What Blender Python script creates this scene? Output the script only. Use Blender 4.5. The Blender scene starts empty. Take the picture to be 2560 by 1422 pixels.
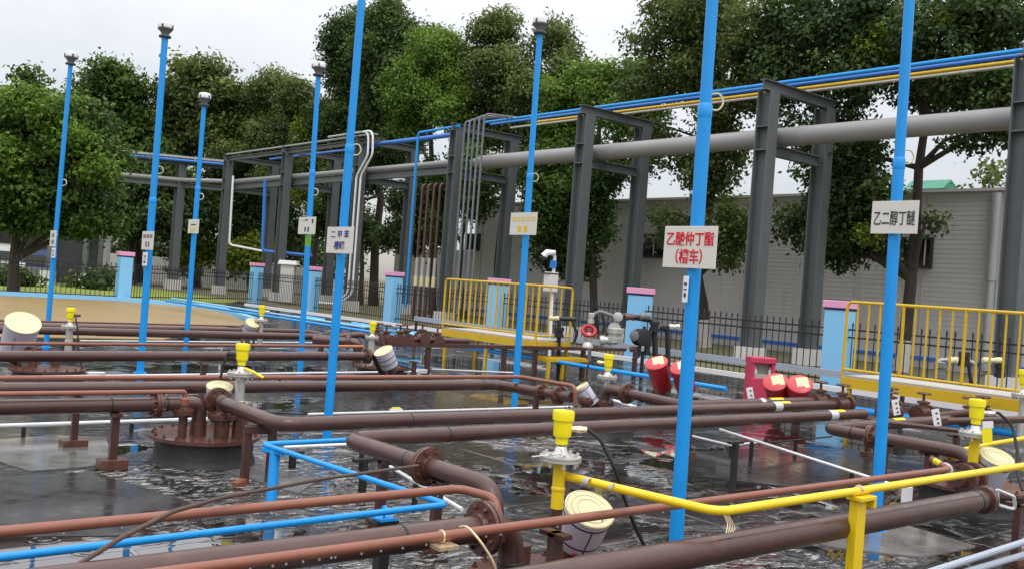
import bpy, math, random
import numpy as np
from mathutils import Vector, Matrix
R = math.radians
SC = bpy.context.scene
COL = SC.collection

# ------------------------------------------------------------------ camera, sky, sun, exposure
FPX = 2418.4                                   # focal length in pixels of a 2560 px wide picture
YAW, PITCH, ROLL, EYE = R(50.27), R(0.138), R(4.27), 1.6
FW = Vector((math.cos(YAW)*math.cos(PITCH), math.sin(YAW)*math.cos(PITCH), math.sin(PITCH)))
RT = Vector((math.sin(YAW), -math.cos(YAW), 0.0))
UP = RT.cross(FW)
RT, UP = RT*math.cos(ROLL)+UP*math.sin(ROLL), UP*math.cos(ROLL)-RT*math.sin(ROLL)
CAMPOS = Vector((0, 0, EYE))
cam = bpy.data.cameras.new('camera')
cam.sensor_width = 36.0
cam.lens = FPX/2560*36.0
cam.clip_start, cam.clip_end = 0.05, 2000
camo = bpy.data.objects.new('camera', cam)
COL.objects.link(camo)
rot = Matrix((RT, UP, -FW)).transposed().to_4x4()
camo.matrix_world = Matrix.Translation(CAMPOS) @ rot
SC.camera = camo

SUN_EL, SUN_AZ = R(58), R(250)                 # soft light through the cloud, from behind the camera
w = bpy.data.worlds.new('World'); SC.world = w; w.use_nodes = True
nt = w.node_tree; nt.nodes.clear()
def N(tree, typ, **kw):
    n = tree.nodes.new(typ)
    for k, v in kw.items():
        if k in ('i',):
            for kk, vv in v.items(): n.inputs[kk].default_value = vv
        else: setattr(n, k, v)
    return n
sky = N(nt, 'ShaderNodeTexSky', sky_type='NISHITA', sun_disc=False, sun_elevation=SUN_EL, sun_rotation=R(90)-SUN_AZ)
bg1 = N(nt, 'ShaderNodeBackground', i={'Strength': 0.05})
nt.links.new(sky.outputs[0], bg1.inputs[0])
geo = N(nt, 'ShaderNodeTexCoord'); sep = N(nt, 'ShaderNodeSeparateXYZ')
nt.links.new(geo.outputs['Generated'], sep.inputs[0])
ramp = N(nt, 'ShaderNodeMapRange', i={'From Min': -0.02, 'From Max': 1.0, 'To Min': 0.28, 'To Max': 2.5})
nt.links.new(sep.outputs['Z'], ramp.inputs[0])
noi = N(nt, 'ShaderNodeTexNoise', i={'Scale': 3.2, 'Detail': 5.0, 'Roughness': 0.55, 'Distortion': 0.3})
mp = N(nt, 'ShaderNodeMapping'); mp.inputs['Scale'].default_value = (1, 1, 2.6)
nt.links.new(geo.outputs['Generated'], mp.inputs[0]); nt.links.new(mp.outputs[0], noi.inputs['Vector'])
nr = N(nt, 'ShaderNodeMapRange', i={'From Min': 0.3, 'From Max': 0.7, 'To Min': 0.85, 'To Max': 1.09})
nt.links.new(noi.outputs[0], nr.inputs[0])
mul = N(nt, 'ShaderNodeMath', operation='MULTIPLY')
nt.links.new(ramp.outputs[0], mul.inputs[0]); nt.links.new(nr.outputs[0], mul.inputs[1])
bg2 = N(nt, 'ShaderNodeBackground', i={'Color': (1.0, 0.965, 0.95, 1)})
nt.links.new(mul.outputs[0], bg2.inputs['Strength'])
add = N(nt, 'ShaderNodeAddShader'); out = N(nt, 'ShaderNodeOutputWorld')
nt.links.new(bg1.outputs[0], add.inputs[0]); nt.links.new(bg2.outputs[0], add.inputs[1]); nt.links.new(add.outputs[0], out.inputs[0])

sl = bpy.data.lights.new('sun', 'SUN'); sl.energy = 0.7; sl.angle = R(25); sl.color = (1.0, 0.97, 0.92)
so = bpy.data.objects.new('sun', sl); COL.objects.link(so)
sd = Vector((math.cos(SUN_AZ)*math.cos(SUN_EL), math.sin(SUN_AZ)*math.cos(SUN_EL), math.sin(SUN_EL)))
so.rotation_euler = sd.to_track_quat('Z', 'Y').to_euler(); so.location = sd*50
vs = SC.view_settings
vs.view_transform = 'Standard'; vs.look = 'None'; vs.exposure = 0.0; vs.gamma = 1.0
SC.cycles.max_bounces = 6; SC.cycles.transparent_max_bounces = 4

# ------------------------------------------------------------------ survey helpers (photo pixel -> point in the place)
def ray(px, py): return FW + RT*((px-1280)/FPX) - UP*((py-711)/FPX)
def G(px, py, z=0.0):                          # point at height z
    d = ray(px, py); return CAMPOS + d*((z-EYE)/d.z)
def AT(px, py, D): return CAMPOS + ray(px, py)*D          # point at depth D
def ONX(px, py, X): d = ray(px, py); return CAMPOS + d*(X/d.x)
def ONY(px, py, Y): d = ray(px, py); return CAMPOS + d*(Y/d.y)
def depth(p): return (Vector(p)-CAMPOS).dot(FW)
def over(px, py, base):                        # height above a known base point
    return AT(px, py, depth(base)).z

# ------------------------------------------------------------------ mesh building
def frame(d):
    d = Vector(d).normalized()
    a = Vector((0, 0, 1)) if abs(d.z) < 0.9 else Vector((1, 0, 0))
    u = d.cross(a).normalized(); return u, d.cross(u).normalized(), d
class MB:
    def __init__(s): s.v = []; s.f = []; s.m = []
    def add(s, vs, fs, mi=0):
        o = len(s.v); s.v += [Vector(p) for p in vs]
        s.f += [tuple(i+o for i in f) for f in fs]; s.m += [mi]*len(fs); return s
    def box(s, c, size, M=None, mi=0, taper=1.0):
        c = Vector(c); x, y, z = [k/2 for k in size]; vs = []
        for sz in (-1, 1):
            t = taper if sz > 0 else 1.0
            for sx, sy in ((-1, -1), (1, -1), (1, 1), (-1, 1)):
                p = Vector((sx*x*t, sy*y*t, sz*z)); vs.append(c + (M @ p if M else p))
        return s.add(vs, [(3, 2, 1, 0), (4, 5, 6, 7), (0, 1, 5, 4), (1, 2, 6, 5), (2, 3, 7, 6), (3, 0, 4, 7)], mi)
    def bar(s, a, b, wd, ht, mi=0):            # rectangular bar from a to b
        a, b = Vector(a), Vector(b); d = (b-a)
        u = Vector((0, 0, 1)).cross(d)
        u = u.normalized() if u.length > 1e-4 else Vector((1, 0, 0))
        n = d.normalized().cross(u)
        M = Matrix((u, d.normalized(), n)).transposed()
        return s.box((a+b)/2, (wd, d.length, ht), M, mi)
    def tube(s, pts, r, n=12, caps=True, mi=0):
        pts = [Vector(p) for p in pts]; rs = r if isinstance(r, (list, tuple)) else [r]*len(pts)
        o = len(s.v); u = None
        for i, p in enumerate(pts):
            d = (pts[min(i+1, len(pts)-1)] - pts[max(i-1, 0)]).normalized()
            if u is None: u = frame(d)[0]
            u = (u - d*u.dot(d)).normalized(); v = d.cross(u)
            for k in range(n):
                a = 2*math.pi*k/n; s.v.append(p + (u*math.cos(a)+v*math.sin(a))*rs[i])
        for i in range(len(pts)-1):
            for k in range(n):
                a, b = o+i*n+k, o+i*n+(k+1) % n
                s.f.append((a, b, b+n, a+n)); s.m.append(mi)
        if caps:
            s.f.append(tuple(o+k for k in range(n))[::-1]); s.m.append(mi)
            e = o+(len(pts)-1)*n; s.f.append(tuple(e+k for k in range(n))); s.m.append(mi)
        return s
    def lathe(s, prof, c=(0, 0, 0), ax=(0, 0, 1), n=20, mi=0):
        c = Vector(c); u, v, d = frame(ax); o = len(s.v)
        for r, z in prof:
            for k in range(n):
                a = 2*math.pi*k/n; s.v.append(c + d*z + (u*math.cos(a)+v*math.sin(a))*r)
        for i in range(len(prof)-1):
            for k in range(n):
                a, b = o+i*n+k, o+i*n+(k+1) % n
                s.f.append((a, a+n, b+n, b)); s.m.append(mi)
        s.f.append(tuple(o+k for k in range(n))); s.m.append(mi)
        e = o+(len(prof)-1)*n; s.f.append(tuple(e+k for k in range(n))[::-1]); s.m.append(mi)
        return s
    def poly(s, pts, mi=0): return s.add(pts, [tuple(range(len(pts)))], mi)
    def slab(s, pts, z0, z1, mi=0):            # polygon (x,y) extruded
        n = len(pts)
        vs = [(p[0], p[1], z0) for p in pts]+[(p[0], p[1], z1) for p in pts]
        fs = [tuple(range(n))[::-1], tuple(range(n, 2*n))]+[(i, (i+1) % n, n+(i+1) % n, n+i) for i in range(n)]
        return s.add(vs, fs, mi)
    def obj(s, name, mat, parent=None, smooth=True, bevel=0, ang=35):
        org = Vector(ORG.get(parent.name, (0, 0, 0))) if parent else Vector((0, 0, 0))
        if not parent and s.v:
            lo = Vector([min(p[i] for p in s.v) for i in range(3)]); hi = Vector([max(p[i] for p in s.v) for i in range(3)])
            org = Vector(((lo.x+hi.x)/2, (lo.y+hi.y)/2, lo.z))
        me = bpy.data.meshes.new(name)
        me.from_pydata([tuple(p-org) for p in s.v], [], s.f)
        for m in (mat if isinstance(mat, (list, tuple)) else [mat]): me.materials.append(m)
        me.polygons.foreach_set('material_index', s.m)
        if smooth:
            me.polygons.foreach_set('use_smooth', [True]*len(s.f)); me.set_sharp_from_angle(angle=R(ang))
        me.update()
        o = bpy.data.objects.new(name, me); COL.objects.link(o)
        if parent: o.parent = parent
        else: o.location = org
        ORG[o.name] = org
        if bevel:
            b = o.modifiers.new('bevel', 'BEVEL'); b.width = bevel; b.segments = 2; b.limit_method = 'ANGLE'
        return o
ORG = {}
def tag(o, label, cat, group=None, kind=None):
    if label: o['label'] = label
    if cat: o['category'] = cat
    if group: o['group'] = group
    if kind: o['kind'] = kind
    return o
def thing(name, label, cat, org, group=None):
    o = bpy.data.objects.new(name, None); COL.objects.link(o); o.empty_display_size = 0.1
    o.location = org; ORG[o.name] = Vector(org)
    return tag(o, label, cat, group)
def copy_tree(o, parent=None):
    c = o.copy(); COL.objects.link(c)
    ORG[c.name] = ORG.get(o.name, Vector())
    if parent: c.parent = parent
    for ch in list(o.children): copy_tree(ch, c)
    return c
def struct(o, label=None):
    o['kind'] = 'structure'; return o
def bend(pts, r, n=7):                         # round the corners of a pipe run
    pts = [Vector(p) for p in pts]; outp = [pts[0]]
    for i in range(1, len(pts)-1):
        a, p, b = pts[i-1], pts[i], pts[i+1]
        da, db = (a-p), (b-p); la, lb = da.length, db.length; da.normalize(); db.normalize()
        ang = da.angle(db)
        if ang > R(176): outp.append(p); continue
        t = min(r/math.tan(ang/2), la*0.48, lb*0.48)
        p0, p1 = p+da*t, p+db*t
        for k in range(n+1):
            q = k/n; outp.append(p0*(1-q)**2 + p*2*q*(1-q) + p1*q**2)
    outp.append(pts[-1]); return outp

# ------------------------------------------------------------------ materials
def mat(name):
    m = bpy.data.materials.new(name); m.use_nodes = True
    t = m.node_tree; return m, t, t.nodes['Principled BSDF']
def lk(t, a, b): t.links.new(a, b)
def paint(name, col, rough=0.35, var=0.25, scale=6.0, metal=0.0, dirt=None, dirt_amt=0.35, bump=0.08, coat=0.0, bscale=60.0):
    m, t, p = mat(name)
    tc = N(t, 'ShaderNodeTexCoord')
    n1 = N(t, 'ShaderNodeTexNoise', i={'Scale': scale, 'Detail': 6.0, 'Roughness': 0.65})
    lk(t, tc.outputs['Object'], n1.inputs['Vector'])
    cr = N(t, 'ShaderNodeMix', data_type='RGBA')
    c = Vector(col)
    cr.inputs[6].default_value = (*(c*(1-var)), 1); cr.inputs[7].default_value = (*[min(1, k) for k in c*(1+var)], 1)
    lk(t, n1.outputs[0], cr.inputs[0])
    last = cr.outputs[2]
    if dirt:
        n2 = N(t, 'ShaderNodeTexNoise', i={'Scale': scale*2.3, 'Detail': 8.0, 'Roughness': 0.75, 'Distortion': 0.6})
        lk(t, tc.outputs['Object'], n2.inputs['Vector'])
        r2 = N(t, 'ShaderNodeMapRange', i={'From Min': 0.66-dirt_amt*0.3, 'From Max': 0.74, 'To Min': 0.0, 'To Max': 0.85})
        lk(t, n2.outputs[0], r2.inputs[0])
        mx = N(t, 'ShaderNodeMix', data_type='RGBA'); mx.inputs[7].default_value = (*dirt, 1)
        lk(t, r2.outputs[0], mx.inputs[0]); lk(t, last, mx.inputs[6]); last = mx.outputs[2]
    lk(t, last, p.inputs['Base Color'])
    rr = N(t, 'ShaderNodeMapRange', i={'From Min': 0.3, 'From Max': 0.7, 'To Min': max(0.05, rough-0.12), 'To Max': min(1, rough+0.15)})
    n3 = N(t, 'ShaderNodeTexNoise', i={'Scale': scale*3, 'Detail': 4.0})
    lk(t, tc.outputs['Object'], n3.inputs['Vector']); lk(t, n3.outputs[0], rr.inputs[0]); lk(t, rr.outputs[0], p.inputs['Roughness'])
    p.inputs['Metallic'].default_value = metal
    if coat: p.inputs['Coat Weight'].default_value = coat; p.inputs['Coat Roughness'].default_value = 0.12
    if bump:
        b = N(t, 'ShaderNodeBump', i={'Strength': bump, 'Distance': 0.01})
        n4 = N(t, 'ShaderNodeTexNoise', i={'Scale': bscale, 'Detail': 3.0})
        lk(t, tc.outputs['Object'], n4.inputs['Vector']); lk(t, n4.outputs[0], b.inputs['Height']); lk(t, b.outputs[0], p.inputs['Normal'])
    return m
M = {}
M['brown'] = paint('brown_paint', (0.066, 0.027, 0.021), 0.3, 0.38, 2.6, dirt=(0.15, 0.055, 0.025), dirt_amt=0.3, coat=0.2)
M['brown_rust'] = paint('rusty_brown', (0.075, 0.027, 0.019), 0.42, 0.45, 9, dirt=(0.26, 0.085, 0.03), dirt_amt=0.5, bump=0.35, coat=0.25)
M['salmon'] = paint('red_oxide_paint', (0.235, 0.082, 0.048), 0.4, 0.25, 5, dirt=(0.13, 0.055, 0.04), dirt_amt=0.35, coat=0.15)
M['orange'] = paint('orange_primer', (0.50, 0.19, 0.07), 0.45, 0.25, 7, dirt=(0.3, 0.1, 0.05), dirt_amt=0.4)
M['blue'] = paint('blue_pipe_paint', (0.003, 0.29, 0.76), 0.45, 0.10, 3, dirt=(0.01, 0.17, 0.45), dirt_amt=0.12, bump=0.05)
M['rackblue'] = paint('rack_blue_paint', (0.03, 0.17, 0.60), 0.4, 0.15, 2)
M['yellow'] = paint('yellow_rail_paint', (0.62, 0.40, 0.012), 0.42, 0.18, 5, dirt=(0.28, 0.15, 0.02), dirt_amt=0.35)
M['gyellow'] = paint('bright_yellow_plastic', (0.88, 0.76, 0.01), 0.35, 0.05, 5, bump=0.02)
M['pyellow'] = paint('yellow_pipe_paint', (0.82, 0.58, 0.008), 0.33, 0.1, 5, dirt=(0.42, 0.40, 0.38), dirt_amt=0.12, coat=0.2)
M['silver'] = paint('cast_aluminium', (0.58, 0.57, 0.54), 0.38, 0.15, 14, metal=0.55)
M['galv'] = paint('galvanised_conduit', (0.66, 0.67, 0.68), 0.35, 0.12, 8, metal=0.35)
M['brass'] = paint('pale_brass', (0.72, 0.56, 0.36), 0.3, 0.15, 20, metal=0.6)
M['black'] = paint('black_rubber', (0.014, 0.014, 0.015), 0.55, 0.3, 10)
M['cable'] = paint('brown_cable', (0.075, 0.045, 0.03), 0.5, 0.3, 10)
M['white'] = paint('white_paint', (0.78, 0.78, 0.80), 0.4, 0.06, 6)
M['pail'] = paint('white_pail_plastic', (0.62, 0.60, 0.70), 0.45, 0.05, 6, dirt=(0.5, 0.46, 0.44), dirt_amt=0.05)
M['cream'] = paint('cream_lid', (0.66, 0.61, 0.37), 0.5, 0.06, 8)
M['purple'] = paint('dark_purple_print', (0.035, 0.02, 0.06), 0.5, 0.1)
M['redprint'] = paint('red_print', (0.45, 0.03, 0.05), 0.5, 0.1)
M['red'] = paint('red_bucket_paint', (0.40, 0.014, 0.024), 0.4, 0.12, 5)
M['redlid'] = paint('faded_red_lid', (0.52, 0.045, 0.055), 0.38, 0.15, 4)
M['pinkred'] = paint('pinkish_red_box', (0.52, 0.045, 0.10), 0.4, 0.12, 4)
M['steel'] = paint('grey_steel_paint', (0.105, 0.118, 0.123), 0.5, 0.18, 1.5, dirt=(0.10, 0.062, 0.045), dirt_amt=0.12)
M['conduitblue'] = paint('dark_blue_grey_conduit', (0.17, 0.21, 0.28), 0.45, 0.15, 2)
M['greypipe'] = paint('light_grey_lagging', (0.27, 0.268, 0.27), 0.42, 0.06, 0.8, dirt=(0.22, 0.2, 0.19), dirt_amt=0.05)
M['lightsteel'] = paint('pale_steel', (0.40, 0.41, 0.42), 0.4, 0.15, 1.5, metal=0.2)
M['bluegrey'] = paint('blue_grey_paint', (0.34, 0.39, 0.46), 0.45, 0.1, 2)
M['dkgrey'] = paint('dark_grey_plastic', (0.05, 0.052, 0.055), 0.45, 0.2, 8)
M['midgrey'] = paint('mid_grey_cast', (0.16, 0.165, 0.17), 0.45, 0.2, 8)
M['iron'] = paint('black_iron', (0.014, 0.014, 0.017), 0.45, 0.3, 6)
M['pillar'] = paint('light_blue_render', (0.24, 0.56, 0.86), 0.6, 0.05, 2, dirt=(0.2, 0.42, 0.62), dirt_amt=0.05)
M['pink'] = paint('pink_render', (0.78, 0.36, 0.56), 0.6, 0.06, 3)
M['navy'] = paint('navy_band', (0.012, 0.018, 0.09), 0.5, 0.1)
M['sign'] = paint('sign_board', (0.66, 0.64, 0.59), 0.45, 0.05, 5)
M['signred'] = paint('sign_red', (0.62, 0.012, 0.03), 0.5, 0.05)
M['signdark'] = paint('sign_dark', (0.035, 0.045, 0.05), 0.5, 0.05)
M['signblue'] = paint('sign_blue', (0.03, 0.03, 0.22), 0.5, 0.05)
M['signyellow'] = paint('sign_yellow', (0.70, 0.50, 0.02), 0.5, 0.05)
M['signpale'] = paint('sign_faded_yellow', (0.66, 0.55, 0.20), 0.5, 0.05)
M['green'] = paint('green_tape', (0.16, 0.40, 0.05), 0.5, 0.1)
M['glass'] = paint('dark_glass', (0.012, 0.013, 0.015), 0.12, 0.2, 1)
M['bark'] = paint('bark', (0.045, 0.034, 0.027), 0.85, 0.5, 7, bump=0.8, bscale=22)
M['limewash'] = paint('limewashed_bark', (0.52, 0.50, 0.46), 0.8, 0.2, 5, bump=0.5, bscale=25)
M['concrete'] = paint('pale_concrete', (0.42, 0.41, 0.38), 0.75, 0.2, 3, dirt=(0.2, 0.19, 0.17), dirt_amt=0.3, bump=0.3)
M['truckblue'] = paint('truck_blue', (0.08, 0.11, 0.30), 0.35, 0.1)
M['shed'] = paint('shed_dark_steel', (0.028, 0.03, 0.036), 0.6, 0.15, 1)
M['roofgreen'] = paint('green_roof', (0.03, 0.22, 0.14), 0.5, 0.1, 2)

def wall_mat(name, col, lines=True):
    m, t, p = mat(name)
    tc = N(t, 'ShaderNodeTexCoord')
    sx = N(t, 'ShaderNodeSeparateXYZ'); lk(t, tc.outputs['Object'], sx.inputs[0])
    n1 = N(t, 'ShaderNodeTexNoise', i={'Scale': 0.5, 'Detail': 6.0, 'Roughness': 0.6}); lk(t, tc.outputs['Object'], n1.inputs['Vector'])
    mpn = N(t, 'ShaderNodeMapping'); mpn.inputs['Scale'].default_value = (3, 3, 0.12)
    n2 = N(t, 'ShaderNodeTexNoise', i={'Scale': 1.6, 'Detail': 5.0}); lk(t, tc.outputs['Object'], mpn.inputs[0]); lk(t, mpn.outputs[0], n2.inputs['Vector'])
    c = Vector(col); mx = N(t, 'ShaderNodeMix', data_type='RGBA'); mx.inputs[6].default_value = (*(c*0.85), 1); mx.inputs[7].default_value = (*(c*1.12), 1)
    lk(t, n1.outputs[0], mx.inputs[0])
    st = N(t, 'ShaderNodeMapRange', i={'From Min': 0.62, 'From Max': 0.75, 'To Min': 0.0, 'To Max': 0.45}); lk(t, n2.outputs[0], st.inputs[0])
    m2 = N(t, 'ShaderNodeMix', data_type='RGBA'); m2.inputs[7].default_value = (*(c*0.45), 1)
    lk(t, st.outputs[0], m2.inputs[0]); lk(t, mx.outputs[2], m2.inputs[6]); lk(t, m2.outputs[2], p.inputs['Base Color'])
    p.inputs['Roughness'].default_value = 0.55
    return m
M['wall'] = wall_mat('grey_cladding', (0.56, 0.55, 0.555))
M['whitewall'] = wall_mat('white_wall_paint', (0.62, 0.61, 0.59))

PUDDLES = [(320, 1400, 1.0, 0.65), (60, 1330, 0.7, 0.5), (560, 1340, 0.6, 0.4), (2230, 1345, 0.95, 0.5), (1930, 1180, 1.6, 1.5), (1500, 1190, 0.9, 0.8), (1120, 905, 2.2, 1.5), (560, 925, 2.0, 0.9), (1240, 1000, 1.0, 0.6), (2120, 1100, 1.3, 1.3), (100, 1120, 0.9, 0.5), (1560, 1330, 0.5, 0.45), (1700, 990, 2.0, 1.2)]
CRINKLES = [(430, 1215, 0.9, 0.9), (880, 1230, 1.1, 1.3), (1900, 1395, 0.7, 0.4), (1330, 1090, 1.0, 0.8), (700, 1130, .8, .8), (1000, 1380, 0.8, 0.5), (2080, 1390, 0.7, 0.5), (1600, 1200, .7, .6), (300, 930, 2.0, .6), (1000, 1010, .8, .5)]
def deck_mat():
    m, t, p = mat('wet_black_membrane')
    tc = N(t, 'ShaderNodeTexCoord'); gm = N(t, 'ShaderNodeNewGeometry'); V = gm.outputs['Position']
    def noise(sc, det=5.0, rg=0.6, dis=0.0, vec=None):
        n = N(t, 'ShaderNodeTexNoise', i={'Scale': sc, 'Detail': det, 'Roughness': rg, 'Distortion': dis}); lk(t, vec or V, n.inputs['Vector']); return n.outputs[0]
    def rng(s, a, b, c, d):
        n = N(t, 'ShaderNodeMapRange', i={'From Min': a, 'From Max': b, 'To Min': c, 'To Max': d}); lk(t, s, n.inputs[0]); return n.outputs[0]
    def mth(op, a, b):
        n = N(t, 'ShaderNodeMath', operation=op)
        for i, s in enumerate((a, b)):
            if isinstance(s, (int, float)): n.inputs[i].default_value = s
            else: lk(t, s, n.inputs[i])
        return n.outputs[0]
    def mixc(f, a, b):
        n = N(t, 'ShaderNodeMix', data_type='RGBA')
        if isinstance(f, float): n.inputs[0].default_value = f
        else: lk(t, f, n.inputs[0])
        for i, s in ((6, a), (7, b)):
            if isinstance(s, tuple): n.inputs[i].default_value = (*s, 1)
            else: lk(t, s, n.inputs[i])
        return n.outputs[2]
    # standing water, crinkled felt, smooth sheets
    def ells(lst, nz, amp):
        acc = None
        for (x, y, rx, ry) in lst:
            s = N(t, 'ShaderNodeVectorMath', operation='SUBTRACT'); lk(t, V, s.inputs[0]); s.inputs[1].default_value = (x, y, 0)
            d = N(t, 'ShaderNodeVectorMath', operation='DIVIDE'); lk(t, s.outputs[0], d.inputs[0]); d.inputs[1].default_value = (rx, ry, 1)
            l = N(t, 'ShaderNodeVectorMath', operation='LENGTH'); lk(t, d.outputs[0], l.inputs[0])
            acc = l.outputs['Value'] if acc is None else mth('MINIMUM', acc, l.outputs['Value'])
        return mth('ADD', acc, mth('MULTIPLY', mth('SUBTRACT', nz, 0.5), amp))
    edge = noise(2.4, 6, 0.62, 0.5)
    pw = [(*G(px, py).xy, rx, ry) for px, py, rx, ry in PUDDLES]
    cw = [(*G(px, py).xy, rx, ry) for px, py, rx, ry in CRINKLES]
    pud = mth('MAXIMUM', rng(ells(pw, edge, 2.4), 0.94, 1.06, 1.0, 0.0), rng(noise(0.7, 5, 0.6, 0.5), 0.565, 0.595, 0.0, 1.0))
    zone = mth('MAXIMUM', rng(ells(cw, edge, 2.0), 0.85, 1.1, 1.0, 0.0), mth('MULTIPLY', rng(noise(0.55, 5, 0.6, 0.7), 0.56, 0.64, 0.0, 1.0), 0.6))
    br = N(t, 'ShaderNodeTexBrick', i={'Scale': 1.0, 'Mortar Size': 0.018, 'Brick Width': 3.6, 'Row Height': 1.02, 'Mortar Smooth': 0.3})
    br.inputs['Color1'].default_value = (1, 1, 1, 1); br.inputs['Color2'].default_value = (0.3, 0.3, 0.3, 1); br.inputs['Mortar'].default_value = (0.1, 0.1, 0.1, 1)
    wob = N(t, 'ShaderNodeMix', data_type='VECTOR', i={0: 0.06})
    nv = N(t, 'ShaderNodeTexNoise', i={'Scale': 1.2}); lk(t, V, nv.inputs['Vector']); lk(t, V, wob.inputs[4]); lk(t, nv.outputs[1], wob.inputs[5]); lk(t, wob.outputs[1], br.inputs['Vector'])
    base = mixc(noise(2.2, 8, 0.7), (0.004, 0.004, 0.005), (0.022, 0.021, 0.020))
    base = mixc(mth('MULTIPLY', br.outputs[0], 0.5), base, (0.024, 0.023, 0.023))
    mpw = N(t, 'ShaderNodeMapping'); mpw.inputs['Rotation'].default_value = (0, 0, 0.75); mpw.inputs['Scale'].default_value = (1.0, 1.9, 1); lk(t, V, mpw.inputs[0])
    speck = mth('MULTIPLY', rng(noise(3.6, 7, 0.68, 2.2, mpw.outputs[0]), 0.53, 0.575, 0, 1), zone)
    pale_mask = mth('MULTIPLY', mth('MAXIMUM', mth('MULTIPLY', speck, 0.8), rng(noise(0.9, 8, 0.75, 0.9), 0.58, 0.66, 0, 0.75)), rng(pud, 0, 1, 1, 0.12))  # pale colour: speckle in the crinkled zones plus broad noise patches, weaker in puddles
    col = mixc(pale_mask, base, (0.40, 0.385, 0.35))
    seam = mth('MULTIPLY', mth('MULTIPLY', br.outputs['Fac'], rng(noise(0.8, 3), 0.45, 0.6, 0, 0.6)), rng(pud, 0, 1, 1, 0.3))
    lk(t, mixc(seam, col, (0.24, 0.235, 0.22)), p.inputs['Base Color'])
    rough = mth('MULTIPLY', rng(noise(14, 6, 0.75), 0.35, 0.7, 0.10, 0.30), rng(zone, 0, 1, 1.0, 0.45))
    rmix = N(t, 'ShaderNodeMix', data_type='FLOAT'); lk(t, pud, rmix.inputs[0]); lk(t, rough, rmix.inputs[2]); rmix.inputs[3].default_value = 0.02
    lk(t, rmix.outputs[0], p.inputs['Roughness'])
    lk(t, mth('MAXIMUM', rng(pud, 0, 1, 1.34, 2.5), rng(zone, 0, 1, 1.30, 1.75)), p.inputs['IOR'])
    lk(t, rng(pud, 0, 1, 0.0, 0.5), p.inputs['Coat Weight']); p.inputs['Coat IOR'].default_value = 1.4
    lk(t, rng(rmix.outputs[0], 0, 0.3, 0.02, 0.14), p.inputs['Coat Roughness'])
    wrinkle = mth('ADD', mth('MULTIPLY', noise(2.7, 2.5, 0.45, 2.4, mpw.outputs[0]), 0.085), mth('MULTIPLY', noise(8.0, 1.5, 0.5, 1.6, mpw.outputs[0]), 0.010))
    h = mth('MULTIPLY', mth('MULTIPLY', wrinkle, rng(zone, 0, 1, 0.08, 1.0)), rng(pud, 0, 1, 1.0, 0.025))
    vor = N(t, 'ShaderNodeTexVoronoi', feature='F1', i={'Scale': 2.6}); lk(t, V, vor.inputs['Vector'])
    ringn = N(t, 'ShaderNodeMath', operation='SINE'); lk(t, mth('MULTIPLY', vor.outputs['Distance'], 60.0), ringn.inputs[0])
    rings = mth('MULTIPLY', mth('MULTIPLY', ringn.outputs[0], rng(vor.outputs['Distance'], 0.08, 0.34, 1, 0)), mth('MULTIPLY', pud, 0.0006))
    h = mth('ADD', mth('ADD', h, rings), mth('MULTIPLY', br.outputs['Fac'], -0.012))
    h = mth('ADD', h, mth('MULTIPLY', pud, -0.008))
    b = N(t, 'ShaderNodeBump', i={'Strength': 1.0, 'Distance': 1.0}); lk(t, h, b.inputs['Height'])
    lk(t, b.outputs[0], p.inputs['Normal']); lk(t, b.outputs[0], p.inputs['Coat Normal'])
    return m
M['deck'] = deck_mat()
M['sheet_dark'] = paint('smooth_wet_felt', (0.016, 0.0155, 0.016), 0.22, 0.35, 2.5, dirt=(0.08, 0.077, 0.073), dirt_amt=0.2, bump=0.12, bscale=7, coat=0.3)
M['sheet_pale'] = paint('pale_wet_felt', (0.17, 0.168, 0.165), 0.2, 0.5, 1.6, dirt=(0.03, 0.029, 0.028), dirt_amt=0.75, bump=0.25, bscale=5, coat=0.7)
M['grass'] = paint('mown_grass', (0.20, 0.25, 0.03), 0.9, 0.4, 1.5, dirt=(0.17, 0.13, 0.06), dirt_amt=0.25, bump=0.9, bscale=30)
M['rough'] = paint('rough_ground', (0.13, 0.12, 0.055), 0.9, 0.5, 1.2, dirt=(0.2, 0.18, 0.13), dirt_amt=0.35, bump=0.9, bscale=20)
M['tan'] = paint('ochre_yard', (0.255, 0.18, 0.066), 0.55, 0.16, 0.35, dirt=(0.2, 0.13, 0.055), dirt_amt=0.12, bump=0.15)
M['forest'] = paint('far_ground', (0.05, 0.06, 0.025), 0.9, 0.4, 0.8)

def leaf_mat(name, dark, light, trans=0.33):
    m, t, p = mat(name)
    at = N(t, 'ShaderNodeAttribute', attribute_name='tint')
    gi = N(t, 'ShaderNodeNewGeometry')
    s = N(t, 'ShaderNodeMath', operation='ADD'); k = N(t, 'ShaderNodeMath', operation='MULTIPLY_ADD')
    lk(t, gi.outputs['Random Per Island'], k.inputs[0]); k.inputs[1].default_value = 0.5; k.inputs[2].default_value = -0.25
    lk(t, at.outputs['Fac'], s.inputs[0]); lk(t, k.outputs[0], s.inputs[1])
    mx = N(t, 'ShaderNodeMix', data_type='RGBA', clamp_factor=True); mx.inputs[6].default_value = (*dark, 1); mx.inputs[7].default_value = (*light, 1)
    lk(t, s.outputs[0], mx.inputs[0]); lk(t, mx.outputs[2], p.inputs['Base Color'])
    p.inputs['Roughness'].default_value = 0.5; p.inputs['Specular IOR Level'].default_value = 0.28
    tr = N(t, 'ShaderNodeBsdfTranslucent'); lk(t, mx.outputs[2], tr.inputs[0])
    ms = N(t, 'ShaderNodeMixShader', i={0: trans}); lk(t, p.outputs[0], ms.inputs[1]); lk(t, tr.outputs[0], ms.inputs[2])
    lk(t, ms.outputs[0], t.nodes['Material Output'].inputs[0])
    return m
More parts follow.
